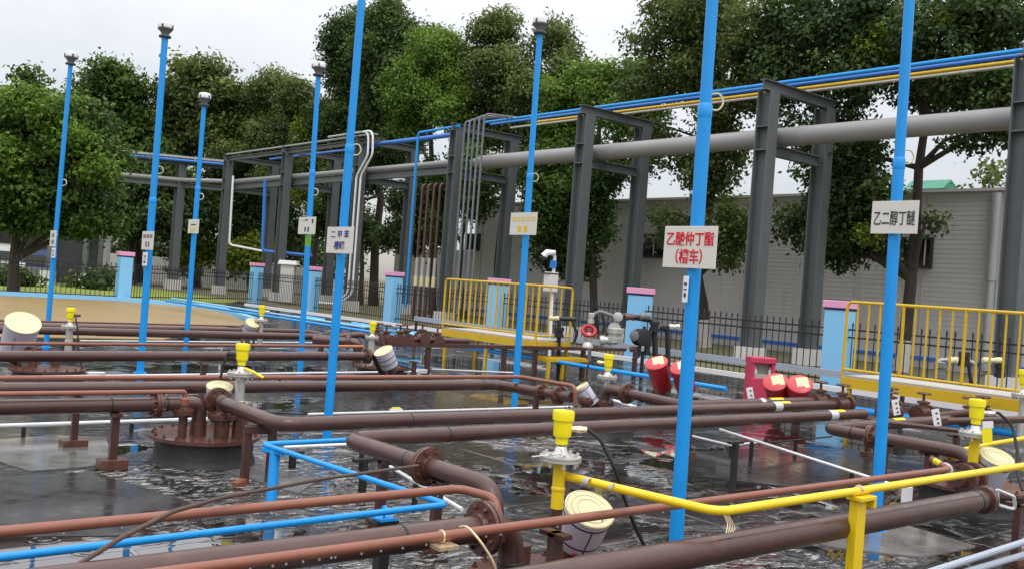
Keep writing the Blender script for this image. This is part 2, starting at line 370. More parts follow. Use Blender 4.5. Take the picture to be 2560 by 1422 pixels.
LEAF = {
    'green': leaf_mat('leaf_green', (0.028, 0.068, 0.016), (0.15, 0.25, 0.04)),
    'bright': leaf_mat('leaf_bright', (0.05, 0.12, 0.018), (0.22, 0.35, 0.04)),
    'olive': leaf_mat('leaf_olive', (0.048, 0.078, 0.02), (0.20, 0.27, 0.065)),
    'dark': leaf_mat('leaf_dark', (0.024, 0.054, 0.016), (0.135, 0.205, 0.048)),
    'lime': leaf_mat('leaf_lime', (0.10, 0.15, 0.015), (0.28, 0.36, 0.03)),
}
# ================================================================== SETTING
struct(MB().poly([(-300, -200, -0.06), (400, -200, -0.06), (400, 500, -0.06), (-300, 500, -0.06)]).obj('ground', M['rough'], smooth=False))
struct(MB().slab([(-30, 36.5), (11.9, 36.7), (19.5, 42.3), (19.5, 61), (-30, 61)], -0.055, -0.02).obj('lawn', M['grass'], smooth=False))
deckpts = [(-8, -6), (18.0, -6), (18.0, 12), (19.2, 43), (14.0, 34.0), (13.6, 31.5), (12.0, 26), (7.2, 19.6), (-8, 19.0)]
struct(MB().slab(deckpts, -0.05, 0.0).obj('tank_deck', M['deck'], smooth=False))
struct(MB().slab([(-30, 19.0), (-8, 19.0), (7.2, 19.6), (12.0, 26), (13.6, 31.5), (13.9, 34.0), (11.95, 36.6), (-30, 36.4)], -0.05, 0.012).obj('yard', M['tan'], smooth=False))
struct(MB().slab([(-60, 62), (90, 62), (90, 66), (-60, 66)], -0.05, -0.02).obj('road', M['forest'], smooth=False))
# felt repair sheets lying on the deck, a few millimetres thick
rs = random.Random(4)
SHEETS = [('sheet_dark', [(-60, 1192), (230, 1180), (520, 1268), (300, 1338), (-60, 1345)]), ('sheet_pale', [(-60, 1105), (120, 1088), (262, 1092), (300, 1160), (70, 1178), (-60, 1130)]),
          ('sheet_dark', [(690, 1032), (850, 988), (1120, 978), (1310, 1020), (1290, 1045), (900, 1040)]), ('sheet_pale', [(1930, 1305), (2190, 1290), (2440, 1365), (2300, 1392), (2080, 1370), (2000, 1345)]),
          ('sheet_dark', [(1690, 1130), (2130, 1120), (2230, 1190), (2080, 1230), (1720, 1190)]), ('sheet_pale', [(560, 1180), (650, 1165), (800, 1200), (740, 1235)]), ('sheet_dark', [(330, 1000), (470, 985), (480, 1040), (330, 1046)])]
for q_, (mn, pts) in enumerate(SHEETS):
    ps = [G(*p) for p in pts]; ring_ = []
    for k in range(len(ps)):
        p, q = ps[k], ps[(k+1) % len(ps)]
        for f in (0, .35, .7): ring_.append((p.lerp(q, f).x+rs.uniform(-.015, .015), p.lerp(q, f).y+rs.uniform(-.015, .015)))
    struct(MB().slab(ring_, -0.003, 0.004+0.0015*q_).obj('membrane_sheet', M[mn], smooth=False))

# ------------------------------------------------------------------ fence: pillars and panels
PIL = [(11.9, 36.85), (19.62, 42.2), (19.45, 36.4), (19.2, 29.8), (18.85, 23.3), (18.55, 17.1), (18.3, 11.2), (18.05, 5.0)]
PLAB = ['leftmost light blue fence pillar with pink cap, standing before the lawn',
        'farthest light blue fence pillar with pink cap above the small far gauge',
        'light blue fence pillar half hidden by the vent pole with the green tape',
        'light blue fence pillar with pink cap right of the white gooseneck pipes',
        'light blue fence pillar seen through the railing of the far yellow platform',
        'light blue fence pillar with pink cap behind the black loading arm',
        'large light blue fence pillar with pink cap beside the corner of the near yellow platform',
        'light blue fence pillar beyond the right edge of the near yellow platform']
pil0 = None
for i, (x, y) in enumerate(PIL):
    if pil0 is None:
        pil0 = thing('fence_pillar', PLAB[0], 'pillar', (x, y, 0), 'pillars of the boundary fence')
        MB().box((x, y, 0.80), (0.46, 0.46, 1.66)).obj('pillar_shaft', M['pillar'], pil0, False, 0.012)
        MB().box((x, y, 1.65), (0.475, 0.475, 0.05)).obj('navy_band', M['navy'], pil0, False)
        MB().box((x, y, 1.745), (0.53, 0.53, 0.15)).obj('cap', M['pink'], pil0, False, 0.012)
    else:
        c = copy_tree(pil0); c.location = (x, y, 0); c['label'] = PLAB[i]
        if i < 7 and i > 0:
            a = Vector(PIL[i]); b = Vector(PIL[i+1]); c.rotation_euler.z = 0.03

def fence_panel(a, b, label, n=None, parts=True, z1=1.40):
    a, b = Vector((*a, 0)), Vector((*b, 0)); L = (b-a).length; d = (b-a)/L
    t = thing('fence_panel', label, 'fence', (a+b)/2, 'black fence panels with spear tops')
    for z in (1.08, 1.24, 0.16):
        MB().bar(a+Vector((0, 0, z)), b+Vector((0, 0, z)), 0.03, 0.035).obj('rail', M['iron'], t, False)
    n = n or int(L/0.165)
    first = None
    for k in range(n):
        p = a + d*(L*(k+0.5)/n)
        if first is None:
            mb = MB().tube([p+Vector((0, 0, 0.02)), p+Vector((0, 0, z1-0.1))], 0.0125, 6)
            mb.lathe([(0.0125, 0), (0.024, 0.012), (0.014, 0.03), (0.026, 0.055), (0.018, 0.085), (0.001, 0.13)], p+Vector((0, 0, z1-0.115)), n=6)
            first = mb.obj('baluster', M['iron'], t); p0 = p
        else:
            o = first.copy(); COL.objects.link(o); o.parent = t; o.location = p-p0
    return t
def shr(a, b, m=0.24):
    a, b = Vector(a), Vector(b); d = (b-a).normalized(); return tuple(a+d*m), tuple(b-d*m)
FL = ['black spear topped fence panel running behind the corner of the lawn to the far pillar',
      'black fence panel between the two far light blue pillars left of the slanting blue pole',
      'black fence panel in front of the dark crooked tree trunk and white gooseneck pipes',
      'black fence panel in front of the brown risers, left part of the far yellow platform',
      'black fence panel behind the white camera mast, right of the far yellow platform',
      'black fence panel in front of the limewashed tree trunk and white footed rack column',
      'black fence panel behind the near yellow platform']
for i in range(7): fence_panel(*shr(PIL[i], PIL[i+1]), FL[i])
fence_panel((11.66, 36.83), (6.6, 36.65), 'black fence panel in front of the lawn next to the leftmost light blue pillar', parts=True)
fence_panel((6.5, 36.65), (2.0, 36.5), 'black fence panel in front of the lawn at the left edge of the photo')
o = MB()
kp = [(-3, 36.45), (11.6, 36.62), (13.75, 34.2), (13.75, 32.0), (12.4, 26.6)]
for i in range(len(kp)-1): o.bar((*kp[i], 0.07), (*kp[i+1], 0.07), 0.2, 0.16)
tag(o.obj('low_kerb_wall', M['pillar'], None, False), 'low light blue kerb wall along the far edge of the ochre yard', 'kerb')

# ------------------------------------------------------------------ grey clad building and boundary walls behind
WX = 31.0
yR, yL = -2.0, ONX(1190, 560, WX).y
HT = 5.75
b = thing('clad_building', 'long grey building clad in ribbed panels behind the trees and pipe rack', 'building', (WX+4, (yR+yL)/2, 0))
mb = MB(); z = -0.05; prof = []; k = 0
while z < HT:
    prof.append((WX-(0.007 if k % 2 else 0.0), z)); prof.append((WX-(0.007 if k % 2 else 0.0), min(HT, z+(0.10 if k % 2 else 0.055)))); z += 0.10 if k % 2 else 0.055; k += 1
n = len(prof)
mb.add([(x, yR, zz) for x, zz in prof]+[(x, yL, zz) for x, zz in prof], [(i, i+1, n+i+1, n+i) for i in range(n-1)])
mb.add([(WX, yL, -.05), (WX+9, yL, -.05), (WX+9, yL, HT), (WX, yL, HT), (WX, yR, HT), (WX+9, yR, HT), (WX+9, yR, -.05)], [(0, 1, 2, 3), (3, 2, 5, 4), (1, 6, 5, 2)])
mb.obj('wall', M['wall'], b, False)
mb = MB()
for yy in np.arange(yR+1.2, yL, 2.4): mb.box((WX-0.032, yy, HT/2), (0.02, 0.05, HT-0.1))
mb.obj('panel_joints', M['wall'], b, False)
MB().box((WX-0.06, (yR+yL)/2, HT+0.03), (0.2, yL-yR, 0.09)).obj('coping', M['wall'], b, False)
MB().box((WX-0.045, (yR+yL)/2, 0.27), (0.05, yL-yR-0.1, 0.12)).obj('blue_skirting', M['rackblue'], b, False)
def wwin(px0, px1, py0, py1, nm):
    a, c = ONX(px0, py0, WX), ONX(px1, py1, WX); yy = (a.y+c.y)/2; ww = abs(a.y-c.y); zt, zb = a.z, c.z
    f = MB(); 
    for s in (-1, 1): f.box((WX-0.05, yy+s*ww/2, (zt+zb)/2), (0.09, 0.09, zt-zb+0.09))
    f.box((WX-0.055, yy, zt), (0.1, ww, 0.08)); f.box((WX-0.07, yy, zb), (0.16, ww+0.1, 0.09))
    for q in range(1, nm): f.box((WX-0.052, yy-ww/2+ww*q/nm, (zt+zb)/2), (0.07, 0.06, zt-zb-0.08))
    fo = f.obj('window_frame', M['shed'], b, False)
    MB().box((WX-0.028, yy, (zt+zb)/2), (0.02, ww-0.08, zt-zb-0.08)).obj('pane', M['glass'], fo, False)
wwin(1760, 1582, 590, 641, 4); wwin(2333, 2255, 597, 666, 2); wwin(1201, 1170, 587, 624, 1)
dp = ONX(2490, 600, WX)
tag(MB().tube([(WX-0.14, dp.y, 0.1), (WX-0.14, dp.y, 3.0)], 0.13, 12).tube([(WX-0.14, dp.y, 2.9), (WX-0.14, dp.y, HT-0.1)], 0.16, 12).obj('downpipe', M['lightsteel'], None), 'pale grey downpipe standing against the ribbed grey building near the right edge', 'pipe')
rf = AT(2330, 478, 52); t = thing('green_roof_hut', 'small green roofed hut peeping over the grey building right of the tall trunk', 'building', (rf.x, rf.y, 0))
MB().box((rf.x, rf.y, rf.z/2), (1.5, 1.6, rf.z)).obj('wall', M['whitewall'], t, False)
MB().add([(rf.x-1, rf.y-1.1, rf.z), (rf.x+1, rf.y-1.1, rf.z), (rf.x+1, rf.y+1.1, rf.z), (rf.x-1, rf.y+1.1, rf.z), (rf.x-0.2, rf.y-1.1, rf.z+0.55), (rf.x-0.2, rf.y+1.1, rf.z+0.55)], [(0, 1, 2, 3), (0, 3, 5, 4), (1, 4, 5, 2), (0, 4, 1), (3, 2, 5)]).obj('roof', M['roofgreen'], t, False)

def panel_wall(name, label, pts, top, step, m):
    mb = MB()
    for i in range(len(pts)-1):
        a, c = Vector((*pts[i], 0)), Vector((*pts[i+1], 0)); L = (c-a).length; n = max(1, int(L/step))
        for k in range(n):
            p, q = a+(c-a)*(k/n), a+(c-a)*((k+0.985)/n)
            mb.bar(p+Vector((0, 0, top/2)), q+Vector((0, 0, top/2)), 0.14, top)
    return tag(mb.obj(name, m, None, False), label, 'wall')
panel_wall('boundary_wall', 'pale grey panel wall behind the brown risers, left of the ribbed building', [(WX+0.2, yL+0.1), (WX+0.2, 48.5)], 3.35, 2.2, M['wall'])
g1, g2, g3 = AT(225, 640, 72), AT(560, 650, 72), AT(830, 660, 70)
panel_wall('garden_wall', 'low white panel wall far behind the left fence under the trees', [(g1.x, g1.y), (g2.x, g2.y), (g3.x, g3.y)], 1.85, 1.3, M['whitewall'])

# ------------------------------------------------------------------ pipe rack
CY = [9.5]+[16.4+7.3*k for k in range(0, 6)]; XF, XB, ZT = 22.4, 25.2, 7.55
rack = thing('pipe_rack', 'tall grey steel pipe rack of paired columns marching along behind the fence', 'pipe rack', (23.8, 31, 0))
def hcol(mb, x, y, z0, z1, wd=0.42, dp=0.42, t=0.03):
    h = (z0+z1)/2; L = z1-z0
    mb.box((x, y-dp/2, h), (wd, t, L)); mb.box((x, y+dp/2, h), (wd, t, L)); mb.box((x, y, h), (t, dp-t, L)); return mb
def hbeam(mb, a, b, wd=0.22, ht=0.3, t=0.03):
    a, b = Vector(a), Vector(b); z = Vector((0, 0, ht/2-t/2))
    mb.bar(a+z, b+z, wd, t); mb.bar(a-z, b-z, wd, t); mb.bar(a, b, t, ht-2*t); return mb
for k, y in enumerate(CY):
    for x in (XF, XB):
        c = hcol(MB(), x, y, 0.42, ZT)
        for z in (5.9, 6.55):
            if x == XF: c.box((x-0.11, y, z), (0.18, 0.36, 0.03))
        co = c.obj('column', M['steel'], rack, False)
        MB().box((x, y, 0.19), (0.62, 0.62, 0.48)).obj('column_base', M['whitewall'], co, False)
    hbeam(MB(), (XF-0.3, y, ZT+0.15), (XB+0.45, y, ZT+0.15)).obj('top_crossbeam', M['steel'], rack, False)
    hbeam(MB(), (XF+0.18, y, 5.95), (XB-0.18, y, 5.95)).obj('lower_crossbeam', M['steel'], rack, False)
ymid = CY[3]; yend = CY[-1]
for x in (XF+0.38,):
    hbeam(MB(), (x, ymid+0.2, 6.1), (x, yend+0.1, 6.1), 0.24, 0.34).obj('lower_longitudinal_beam', M['steel'], rack, False)
hbeam(MB(), (XF, CY[4]-1.5, ZT+0.06), (XF, yend+0.1, ZT+0.06), 0.2, 0.2).obj('upper_longitudinal_beam', M['steel'], rack, False)
MB().bar((XF-0.02, CY[4]-1.2, ZT+0.34), (XF-0.02, yend+0.1, ZT+0.34), 0.24, 0.06).obj('upper_cable_tray', M['lightsteel'], rack, False)
# second rack arm turning left beyond the corner
lc = [AT(545, 700, 58.5), AT(432, 700, 58), AT(240, 700, 57), AT(60, 700, 56)]
r2 = thing('pipe_rack', 'dark left arm of the pipe rack turning off behind the left trees', 'pipe rack', (lc[1].x, lc[1].y, 0))
for p in lc[1:]:
    co = hcol(MB(), p.x, p.y, 0.5, 7.4, 0.45, 0.5).obj('column', M['steel'], r2, False)
    MB().box((p.x, p.y, 0.22), (0.8, 0.8, 0.55)).obj('column_base', M['whitewall'], co, False)
def fl(p, z): return Vector((p.x, p.y, z))
for z, ht, mm, nm in ((7.55, .34, 'steel', 'upper_beam'), (6.2, .3, 'steel', 'lower_beam')):
    hbeam(MB(), fl(lc[0], z), fl(lc[3], z), 0.25, ht).obj(nm, M[mm], r2, False)
dv = (fl(lc[3], 0)-fl(lc[0], 0)).normalized(); off = Vector((dv.y, -dv.x, 0))*0.3
if off.dot(FW) > 0: off = -off
MB().bar(fl(lc[0], 7.82)+off, fl(lc[3], 7.82)+off, 0.3, 0.12).obj('cable_tray', M['lightsteel'], r2, False)
tag(MB().tube([fl(lc[0], 7.62)+off*1.4, fl(lc[2], 7.62)+off*1.4], 0.09, 8).obj('rack_pipe', M['rackblue'], None), 'blue pipe along the left arm of the pipe rack', 'pipe')
tag(MB().tube(bend([Vector((XF+0.38, ymid+0.3, 6.39)), Vector((XF+0.38, yend, 6.39)), fl(lc[1], 6.48)+off*.6, fl(lc[3], 6.48)+off*.6], 1.0), 0.125, 14).obj('rack_pipe', M['greypipe'], None), 'grey pipe lying on the lower beams, curving off left beyond the rack corner', 'pipe')

# pipes lying on the rack
y0 = CY[0]-3
bp = thing('rack_pipe', 'thick light grey pipe resting on the lower beams of the rack', 'pipe', (23.0, 22, 6.3))
MB().tube([(23.1, y0, 6.37), (23.1, CY[3]-0.9, 6.37)], 0.27, 28).tube([(23.1, CY[3]-0.9, 6.37), (23.1, CY[3]-0.2, 6.37)], [0.27, 0.16], 28).obj('pipe_body', M['greypipe'], bp)
for yy in (CY[1]-0.75, CY[2]-0.75, CY[0]-0.75):
    MB().lathe([(0.272, -0.06), (0.285, -0.05), (0.285, 0.05), (0.272, 0.06)], (23.1, yy, 6.37), (0, 1, 0), 28).obj('weld_band', M['greypipe'], bp)
def rpipe(x, z, r, ya, yb, m, label): return tag(MB().tube([(x, ya, z), (x, yb, z)], r, 10).obj('rack_pipe', M[m], None), label, 'pipe')
rpipe(23.2, ZT+0.42, 0.052, y0, CY[3]-0.6, 'blue', 'upper bright blue pipe along the top of the pipe rack')
rpipe(23.55, ZT+0.40, 0.052, y0, CY[3]-0.6, 'rackblue', 'darker blue pipe next to the bright one on top of the rack')
rpipe(23.95, ZT+0.37, 0.05, y0, CY[3]-3.0, 'yellow', 'thin yellow pipe below the blue pipes on top of the rack')
rpipe(24.25, ZT+0.35, 0.04, y0, CY[3]-1.0, 'concrete', 'thin beige pipe beside the yellow one on top of the rack')
rpipe(23.1, ZT+0.06, 0.10, CY[3]+0.6, CY[4]+1.5, 'rackblue', 'blue pipe under the top crossbeams between the brown risers and gooseneck pipes')
rpipe(23.35, ZT+0.02, 0.06, CY[4]+0.3, CY[5]+4, 'rackblue', 'far blue pipe inside the top of the rack left of the tall blue pole')

# risers on the column by the brown pipes
yc = CY[3]
for k in range(4):
    yy = yc+2.0-0.42*k
    t = thing('riser_pipe', ['leftmost of the four brown riser pipes beside the rack column', 'second from left of the four brown riser pipes', 'third from left of the four brown riser pipes', 'brown riser pipe closest to the rack column'][k], 'pipe', (XF-0.1, yy, 0), 'brown riser pipes')
    MB().tube(bend([(XF-0.1, yy, 0.0), (XF-0.1, yy, 5.5), (XF+1.0, yy, 5.5)], 0.2), 0.06, 10).obj('pipe_body', M['brown'], t)
    MB().tube([(XF-0.1, yy, 1.35), (XF-0.1, yy, 1.75)], 0.085, 10).obj('yellow_sleeve', M['cream'], t)
    MB().tube([(XF-0.1, yy, 1.75), (XF-0.1, yy, 2.5)], 0.066, 10).obj('beige_sleeve', M['concrete'], t)
tag(MB().tube(bend([(XF-0.15, yc+2.55, 0.4), (XF-0.15, yc+2.55, ZT+0.1), (XF-0.15, yc-0.3, ZT+0.16)], 0.15), 0.055, 10).obj('riser_pipe', M['blue'], None), 'thin blue riser pipe left of the four brown risers', 'pipe')
for k in range(5):
    yy = yc-0.75-0.3*k
    t = tag(MB().tube(bend([(XF-0.22, yy, 0.6), (XF-0.22, yy, ZT+0.28+0.05*k), (XF+0.5+0.1*k, yy-0.5, ZT+0.48)], 0.2), 0.04, 8).obj('conduit_riser', M['conduitblue' if k % 2 else 'midgrey'], None), 'blue grey conduit rising up the rack column, %s from its right flange' % ['first', 'second', 'third', 'fourth', 'fifth'][k], 'conduit', 'conduits rising up the rack column')
yg = CY[4]
for k in range(2):
    yy = yg-0.35-0.38*k
    tag(MB().tube(bend([(XF-0.35, yg+2.5, ZT+0.42), (XF-0.35, yy-0.75, ZT+0.42), (XF-0.35, yy-0.75-0.1, 6.9), (XF-0.35, yy, 6.0), (XF-0.35, yy, 0.75), (XF-0.6, yy+0.7, 0.25), (XF-0.6, yy+2.6, 0.2)], 0.45), 0.045, 10).obj('gooseneck_pipe', M['white'], None),
        ['inner white gooseneck pipe bending down the rack column behind the tall blue pole', 'outer white gooseneck pipe bending down the rack column'][k], 'pipe', 'white gooseneck pipes')
wy = CY[5]
pA, pB, pC = AT(583, 440, 52), AT(573, 612, 52), AT(655, 628, 52)
tag(MB().tube(bend([pA+Vector((0, 0, 0)), pB, pC], 0.25), 0.06, 8).obj('drop_pipe', M['white'], None), 'thin white drop pipe bending right at its foot near the far rack columns', 'pipe')
pA, pB, pC = AT(663, 450, 50), AT(656, 628, 50), AT(780, 640, 50)
tag(MB().tube(bend([pA, pB, pC], 0.25), 0.09, 8).obj('drop_pipe', M['rackblue'], None), 'dark blue drop pipe between the far rack columns', 'pipe')

# ------------------------------------------------------------------ far left: trucks, shed, cabinet
def truck(px, py0, D, label, col, wd, ht):
    p = AT(px, py0, D); t = thing('parked_truck', label, 'truck', (p.x, p.y, 0), 'trucks parked behind the left fence')
    Mx = Matrix.Rotation(math.atan2(FW.y, FW.x)+0.12, 3, 'Z')       # local x = away from the viewer
    def P(x, y, z): return Vector((p.x, p.y, 0)) + Mx @ Vector((x, y, z))
    MB().box(P(1.0, 0, ht*0.55), (2.0, wd, ht*0.9), Mx, taper=0.94).obj('cab', M[col], t, False, 0.08)
    MB().box(P(5.4, 0, ht*0.62), (6.2, wd*1.04, ht*0.98), Mx).obj('cargo_body', M['white' if col == 'truckblue' else 'shed'], t, False, 0.03)
    MB().box(P(-0.02, 0, ht*0.73), (0.06, wd*0.86, ht*0.27), Mx).obj('windscreen', M['glass'], t, False)
    MB().box(P(-0.05, 0, ht*0.38), (0.08, wd*0.7, ht*0.16), Mx).obj('grille', M['dkgrey'], t, False)
    MB().box(P(-0.12, 0, ht*0.17), (0.2, wd, ht*0.13), Mx).obj('bumper', M['midgrey'], t, False, 0.03)
    for s in (-1, 1):
        MB().box(P(-0.08, s*wd*0.38, ht*0.27), (0.07, 0.34, 0.2), Mx).obj('headlight', M['white'], t, False, 0.02)
        MB().tube([P(0.9, s*wd*0.5, 0.5), P(0.9, s*wd*0.38, 0.5)], 0.5, 16).obj('wheel', M['black'], t)
        MB().box(P(-0.1, s*(wd*0.5+0.16), ht*0.7), (0.1, 0.2, 0.5), Mx).obj('wing_mirror', M['dkgrey'], t, False)
truck(100, 660, 52, 'blue cab truck parked between dark columns at the far left', 'truckblue', 2.3, 3.0)
truck(-12, 660, 54, 'white fronted truck parked at the left edge of the photo behind the fence', 'white', 2.4, 3.2)
s0 = AT(190, 660, 50); t = thing('dark_shed', 'dark steel shed standing behind the left fence right of the blue truck', 'shed', (s0.x, s0.y, 0))
Mx = Matrix.Rotation(math.atan2(RT.y, RT.x), 3, 'Z')
MB().box(s0*1+Vector((0, 0, 1.75-s0.z)), (1.5, 1.6, 3.3), Mx).obj('wall', M['shed'], t, False)
MB().box(s0*1+Vector((0, 0, 3.5-s0.z)), (2.0, 2.2, 0.2), Mx).obj('roof', M['shed'], t, False)
for s in (-1, 1):
    MB().box(s0+Mx @ Vector((s*0.9, -1, 0))+Vector((0, 0, 1.9-s0.z)), (0.22, 0.22, 3.0), Mx).obj('post', M['steel'], t, False)
    MB().box(s0+Mx @ Vector((s*0.9, -1, 0))+Vector((0, 0, 0.3-s0.z)), (0.6, 0.6, 0.7), Mx).obj('post_base', M['whitewall'], t, False)
c0 = AT(720, 690, 47); t = thing('utility_cabinet', 'white utility cabinet with a sloped lid behind the fence left of the slanting pole', 'cabinet', (c0.x, c0.y, 0))
MB().box((c0.x, c0.y, 0.95), (0.65, 0.5, 1.8), Mx).obj('body', M['whitewall'], t, False, 0.02)
MB().box((c0.x, c0.y, 1.95), (0.95, 0.7, 0.2), Mx, taper=0.85).obj('lid', M['white'], t, False, 0.02)

# ------------------------------------------------------------------ trees
def leaves(blobs, D, n, leaf, seed, up=0.5, density=1.0, XP=None):
    rg = np.random.default_rng(seed); V = []; T = []
    S = 1.0/FPX
    for bi, bl in enumerate(blobs):
        px, py, rx, ry = bl[:4]; dk = bl[4] if len(bl) > 4 else 1.0; dz = bl[5] if len(bl) > 5 else rg.uniform(-0.8, 0.8)
        dd = (depth(ONX(px, 800, XP)) if XP else D)+dz; c = np.array(AT(px, py, dd)); rh, rv = rx*dd*S, ry*dd*S
        rx, ry = rx*1.12, ry*1.1; rh, rv = rh*1.12, rv*1.1
        cnt = int(n*1.25*dk*(rx*ry)/(100*100.0)*density*(dd/30.0)**2*(0.22/leaf)**2)
        ncl = max(4, cnt//14)
        ns = 7; sc_ = rg.normal(size=(ns, 3)); sc_ /= np.linalg.norm(sc_, axis=1)[:, None]
        sc_ *= rg.uniform(0.35, 0.82, ns)[:, None]; sr = rg.uniform(0.34, 0.62, ns); st = rg.normal(0, 0.10, ns)
        sc_[0] = 0; sr[0] = 0.75
        wsel = rg.choice(ns, ncl, p=sr**2/np.sum(sr**2))
        u = rg.normal(size=(ncl, 3)); u /= np.linalg.norm(u, axis=1)[:, None]
        rad = rg.uniform(0.3, 1.0, ncl)**0.5 * rg.uniform(0.8, 1.22, ncl)
        cc = sc_[wsel] + u*(rad*sr[wsel])[:, None]
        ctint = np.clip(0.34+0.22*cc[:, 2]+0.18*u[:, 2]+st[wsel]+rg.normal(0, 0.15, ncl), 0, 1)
        per = rg.integers(9, 20, ncl)
        idx = np.repeat(np.arange(ncl), per)
        off = rg.normal(size=(len(idx), 3))*np.array([1, 1, 0.62])*(0.24*leaf/0.2)
        pos = c + cc[idx]*np.array([rh, rh*0.9, rv]) + off
        out = u[idx]*0.7+np.array([0, 0, up])+rg.normal(0, 0.55, (len(idx), 3)); out /= np.linalg.norm(out, axis=1)[:, None]
        rd = rg.normal(size=(len(idx), 3))+np.array([0, 0, -0.5]); ax = rd-out*np.sum(rd*out, 1)[:, None]; ax /= np.linalg.norm(ax, axis=1)[:, None]
        sd = np.cross(out, ax); L = leaf*rg.uniform(0.65, 1.25, len(idx)); W = L*rg.uniform(0.24, 0.36, len(idx))
        a = pos-ax*(L*0.5)[:, None]; e = pos+ax*(L*0.5)[:, None]-out*(L*0.12)[:, None]
        m1 = pos+sd*W[:, None]-ax*(L*0.05)[:, None]+out*(W*0.25)[:, None]; m2 = pos-sd*W[:, None]-ax*(L*0.05)[:, None]+out*(W*0.25)[:, None]
        V.append(np.stack([a, m1, e, m2], 1)); T.append(ctint[idx])
    return np.concatenate(V), np.concatenate(T)
def leaf_obj(name, VT, matl, parent, VT2=None, mat2=None):
    V, T = VT; n1 = len(V)
    if VT2: V, T = np.concatenate([V, VT2[0]]), np.concatenate([T, VT2[1]])
    org = np.array(ORG[parent.name]); n = len(V)
    me = bpy.data.meshes.new(name); me.vertices.add(n*4); me.vertices.foreach_set('co', (V-org).reshape(-1))
    me.loops.add(n*4); me.loops.foreach_set('vertex_index', np.arange(n*4)); me.polygons.add(n)
    me.polygons.foreach_set('loop_start', np.arange(n)*4); me.polygons.foreach_set('loop_total', np.full(n, 4))
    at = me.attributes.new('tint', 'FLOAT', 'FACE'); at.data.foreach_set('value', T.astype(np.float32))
    me.materials.append(matl)
    if VT2: me.materials.append(mat2); me.polygons.foreach_set('material_index', (np.arange(n) >= n1).astype(np.int32))
    me.update(calc_edges=True); me.validate()
    o = bpy.data.objects.new(name, me); COL.objects.link(o); o.parent = parent; ORG[o.name] = Vector(org)
    return o
def tree(label, D, blobs, kind, trunk, r0, n=2600, leaf=0.22, seed=1, lime=0.0, extra=None, density=1.0, cat='tree', name='tree'):
    if D > 45: leaf = 0.34
    XP = -D if D < 0 else None
    if D < 0: D = depth(ONX(trunk[0][0], 800, -D))
    tp = [AT(x, y, D) for x, y in trunk]; tp[0].z = -0.05
    t = thing(name, label, cat, (tp[0].x, tp[0].y, 0), 'trees behind the pipe rack' if cat == 'tree' else None)
    rr = [r0*(1-0.62*i/max(1, len(tp)-1)) for i in range(len(tp))]; rr[0] *= 1.12
    mb = MB().tube(tp, rr, 10)
    rs = random.Random(seed)
    for bl in blobs:
        c = AT(bl[0], bl[1], depth(ONX(bl[0], 800, XP)) if XP else D)
        best = min(range(1, len(tp)), key=lambda i: (tp[i]-c).length+abs(min(0, c.z-tp[i].z))*0.6+ (1.5 if tp[i].z > c.z else 0))
        s = tp[best]; e = c+Vector((rs.uniform(-.3, .3), rs.uniform(-.3, .3), 0.2)); mid = s.lerp(e, 0.5)+Vector((rs.uniform(-.25, .25), rs.uniform(-.25, .25), rs.uniform(-.1, .35)))
        mb.tube([s, mid, e], [rr[best]*0.6+0.02, rr[best]*0.35+0.015, 0.015], 6)
        for q in range(3):
            f = mid.lerp(e, rs.uniform(0.1, 0.8)); g = f+Vector((rs.uniform(-1, 1), rs.uniform(-1, 1), rs.uniform(-.3, .9)))*(bl[2]*D/FPX*0.7)
            mb.tube([f, f.lerp(g, .5)+Vector((0, 0, 0.12)), g], [0.03, 0.02, 0.008], 5)
    tr = mb.obj('trunk', M['bark'], t)
    if lime:
        e0 = tp[0].copy(); fq = min(1, lime/(tp[1].z-tp[0].z)); e1 = tp[0].lerp(tp[1], fq)
        MB().tube([e0, e1], [rr[0]*1.03, (rr[0]*(1-fq)+rr[1]*fq)*1.03], 10).obj('limewash', M['limewash'], t)
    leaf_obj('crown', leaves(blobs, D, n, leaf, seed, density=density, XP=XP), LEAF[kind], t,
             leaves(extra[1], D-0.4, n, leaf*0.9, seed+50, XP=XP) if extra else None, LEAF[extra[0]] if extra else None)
    return t
tree('tall airy tree with limewashed foot between the red lettered sign and the rack column', -27.6,
     [(1660, 70, 90, 90), (1770, 30, 110, 90), (1880, 90, 110, 90), (1640, 200, 85, 70, .75), (1760, 180, 110, 90), (1870, 230, 100, 90), (1590, 105, 45, 35, .5), (1650, 330, 70, 50, .7), (1790, 330, 80, 60), (1610, 400, 70, 50, .75), (1680, 400, 70, 45, .6),
      (1780, 440, 80, 80, 1.1), (1830, 560, 60, 90, 1.0), (1700, 560, 60, 45, .6), (1650, 600, 30, 30, .5), (1640, 545, 30, 35, .35), (1830, 640, 40, 40, .6)], 'olive',
     [(1762, 890), (1758, 760), (1745, 690), (1770, 560), (1790, 400), (1800, 200), (1790, 40)], 0.2, n=2000, seed=11, lime=1.0, leaf=0.18, density=0.72)
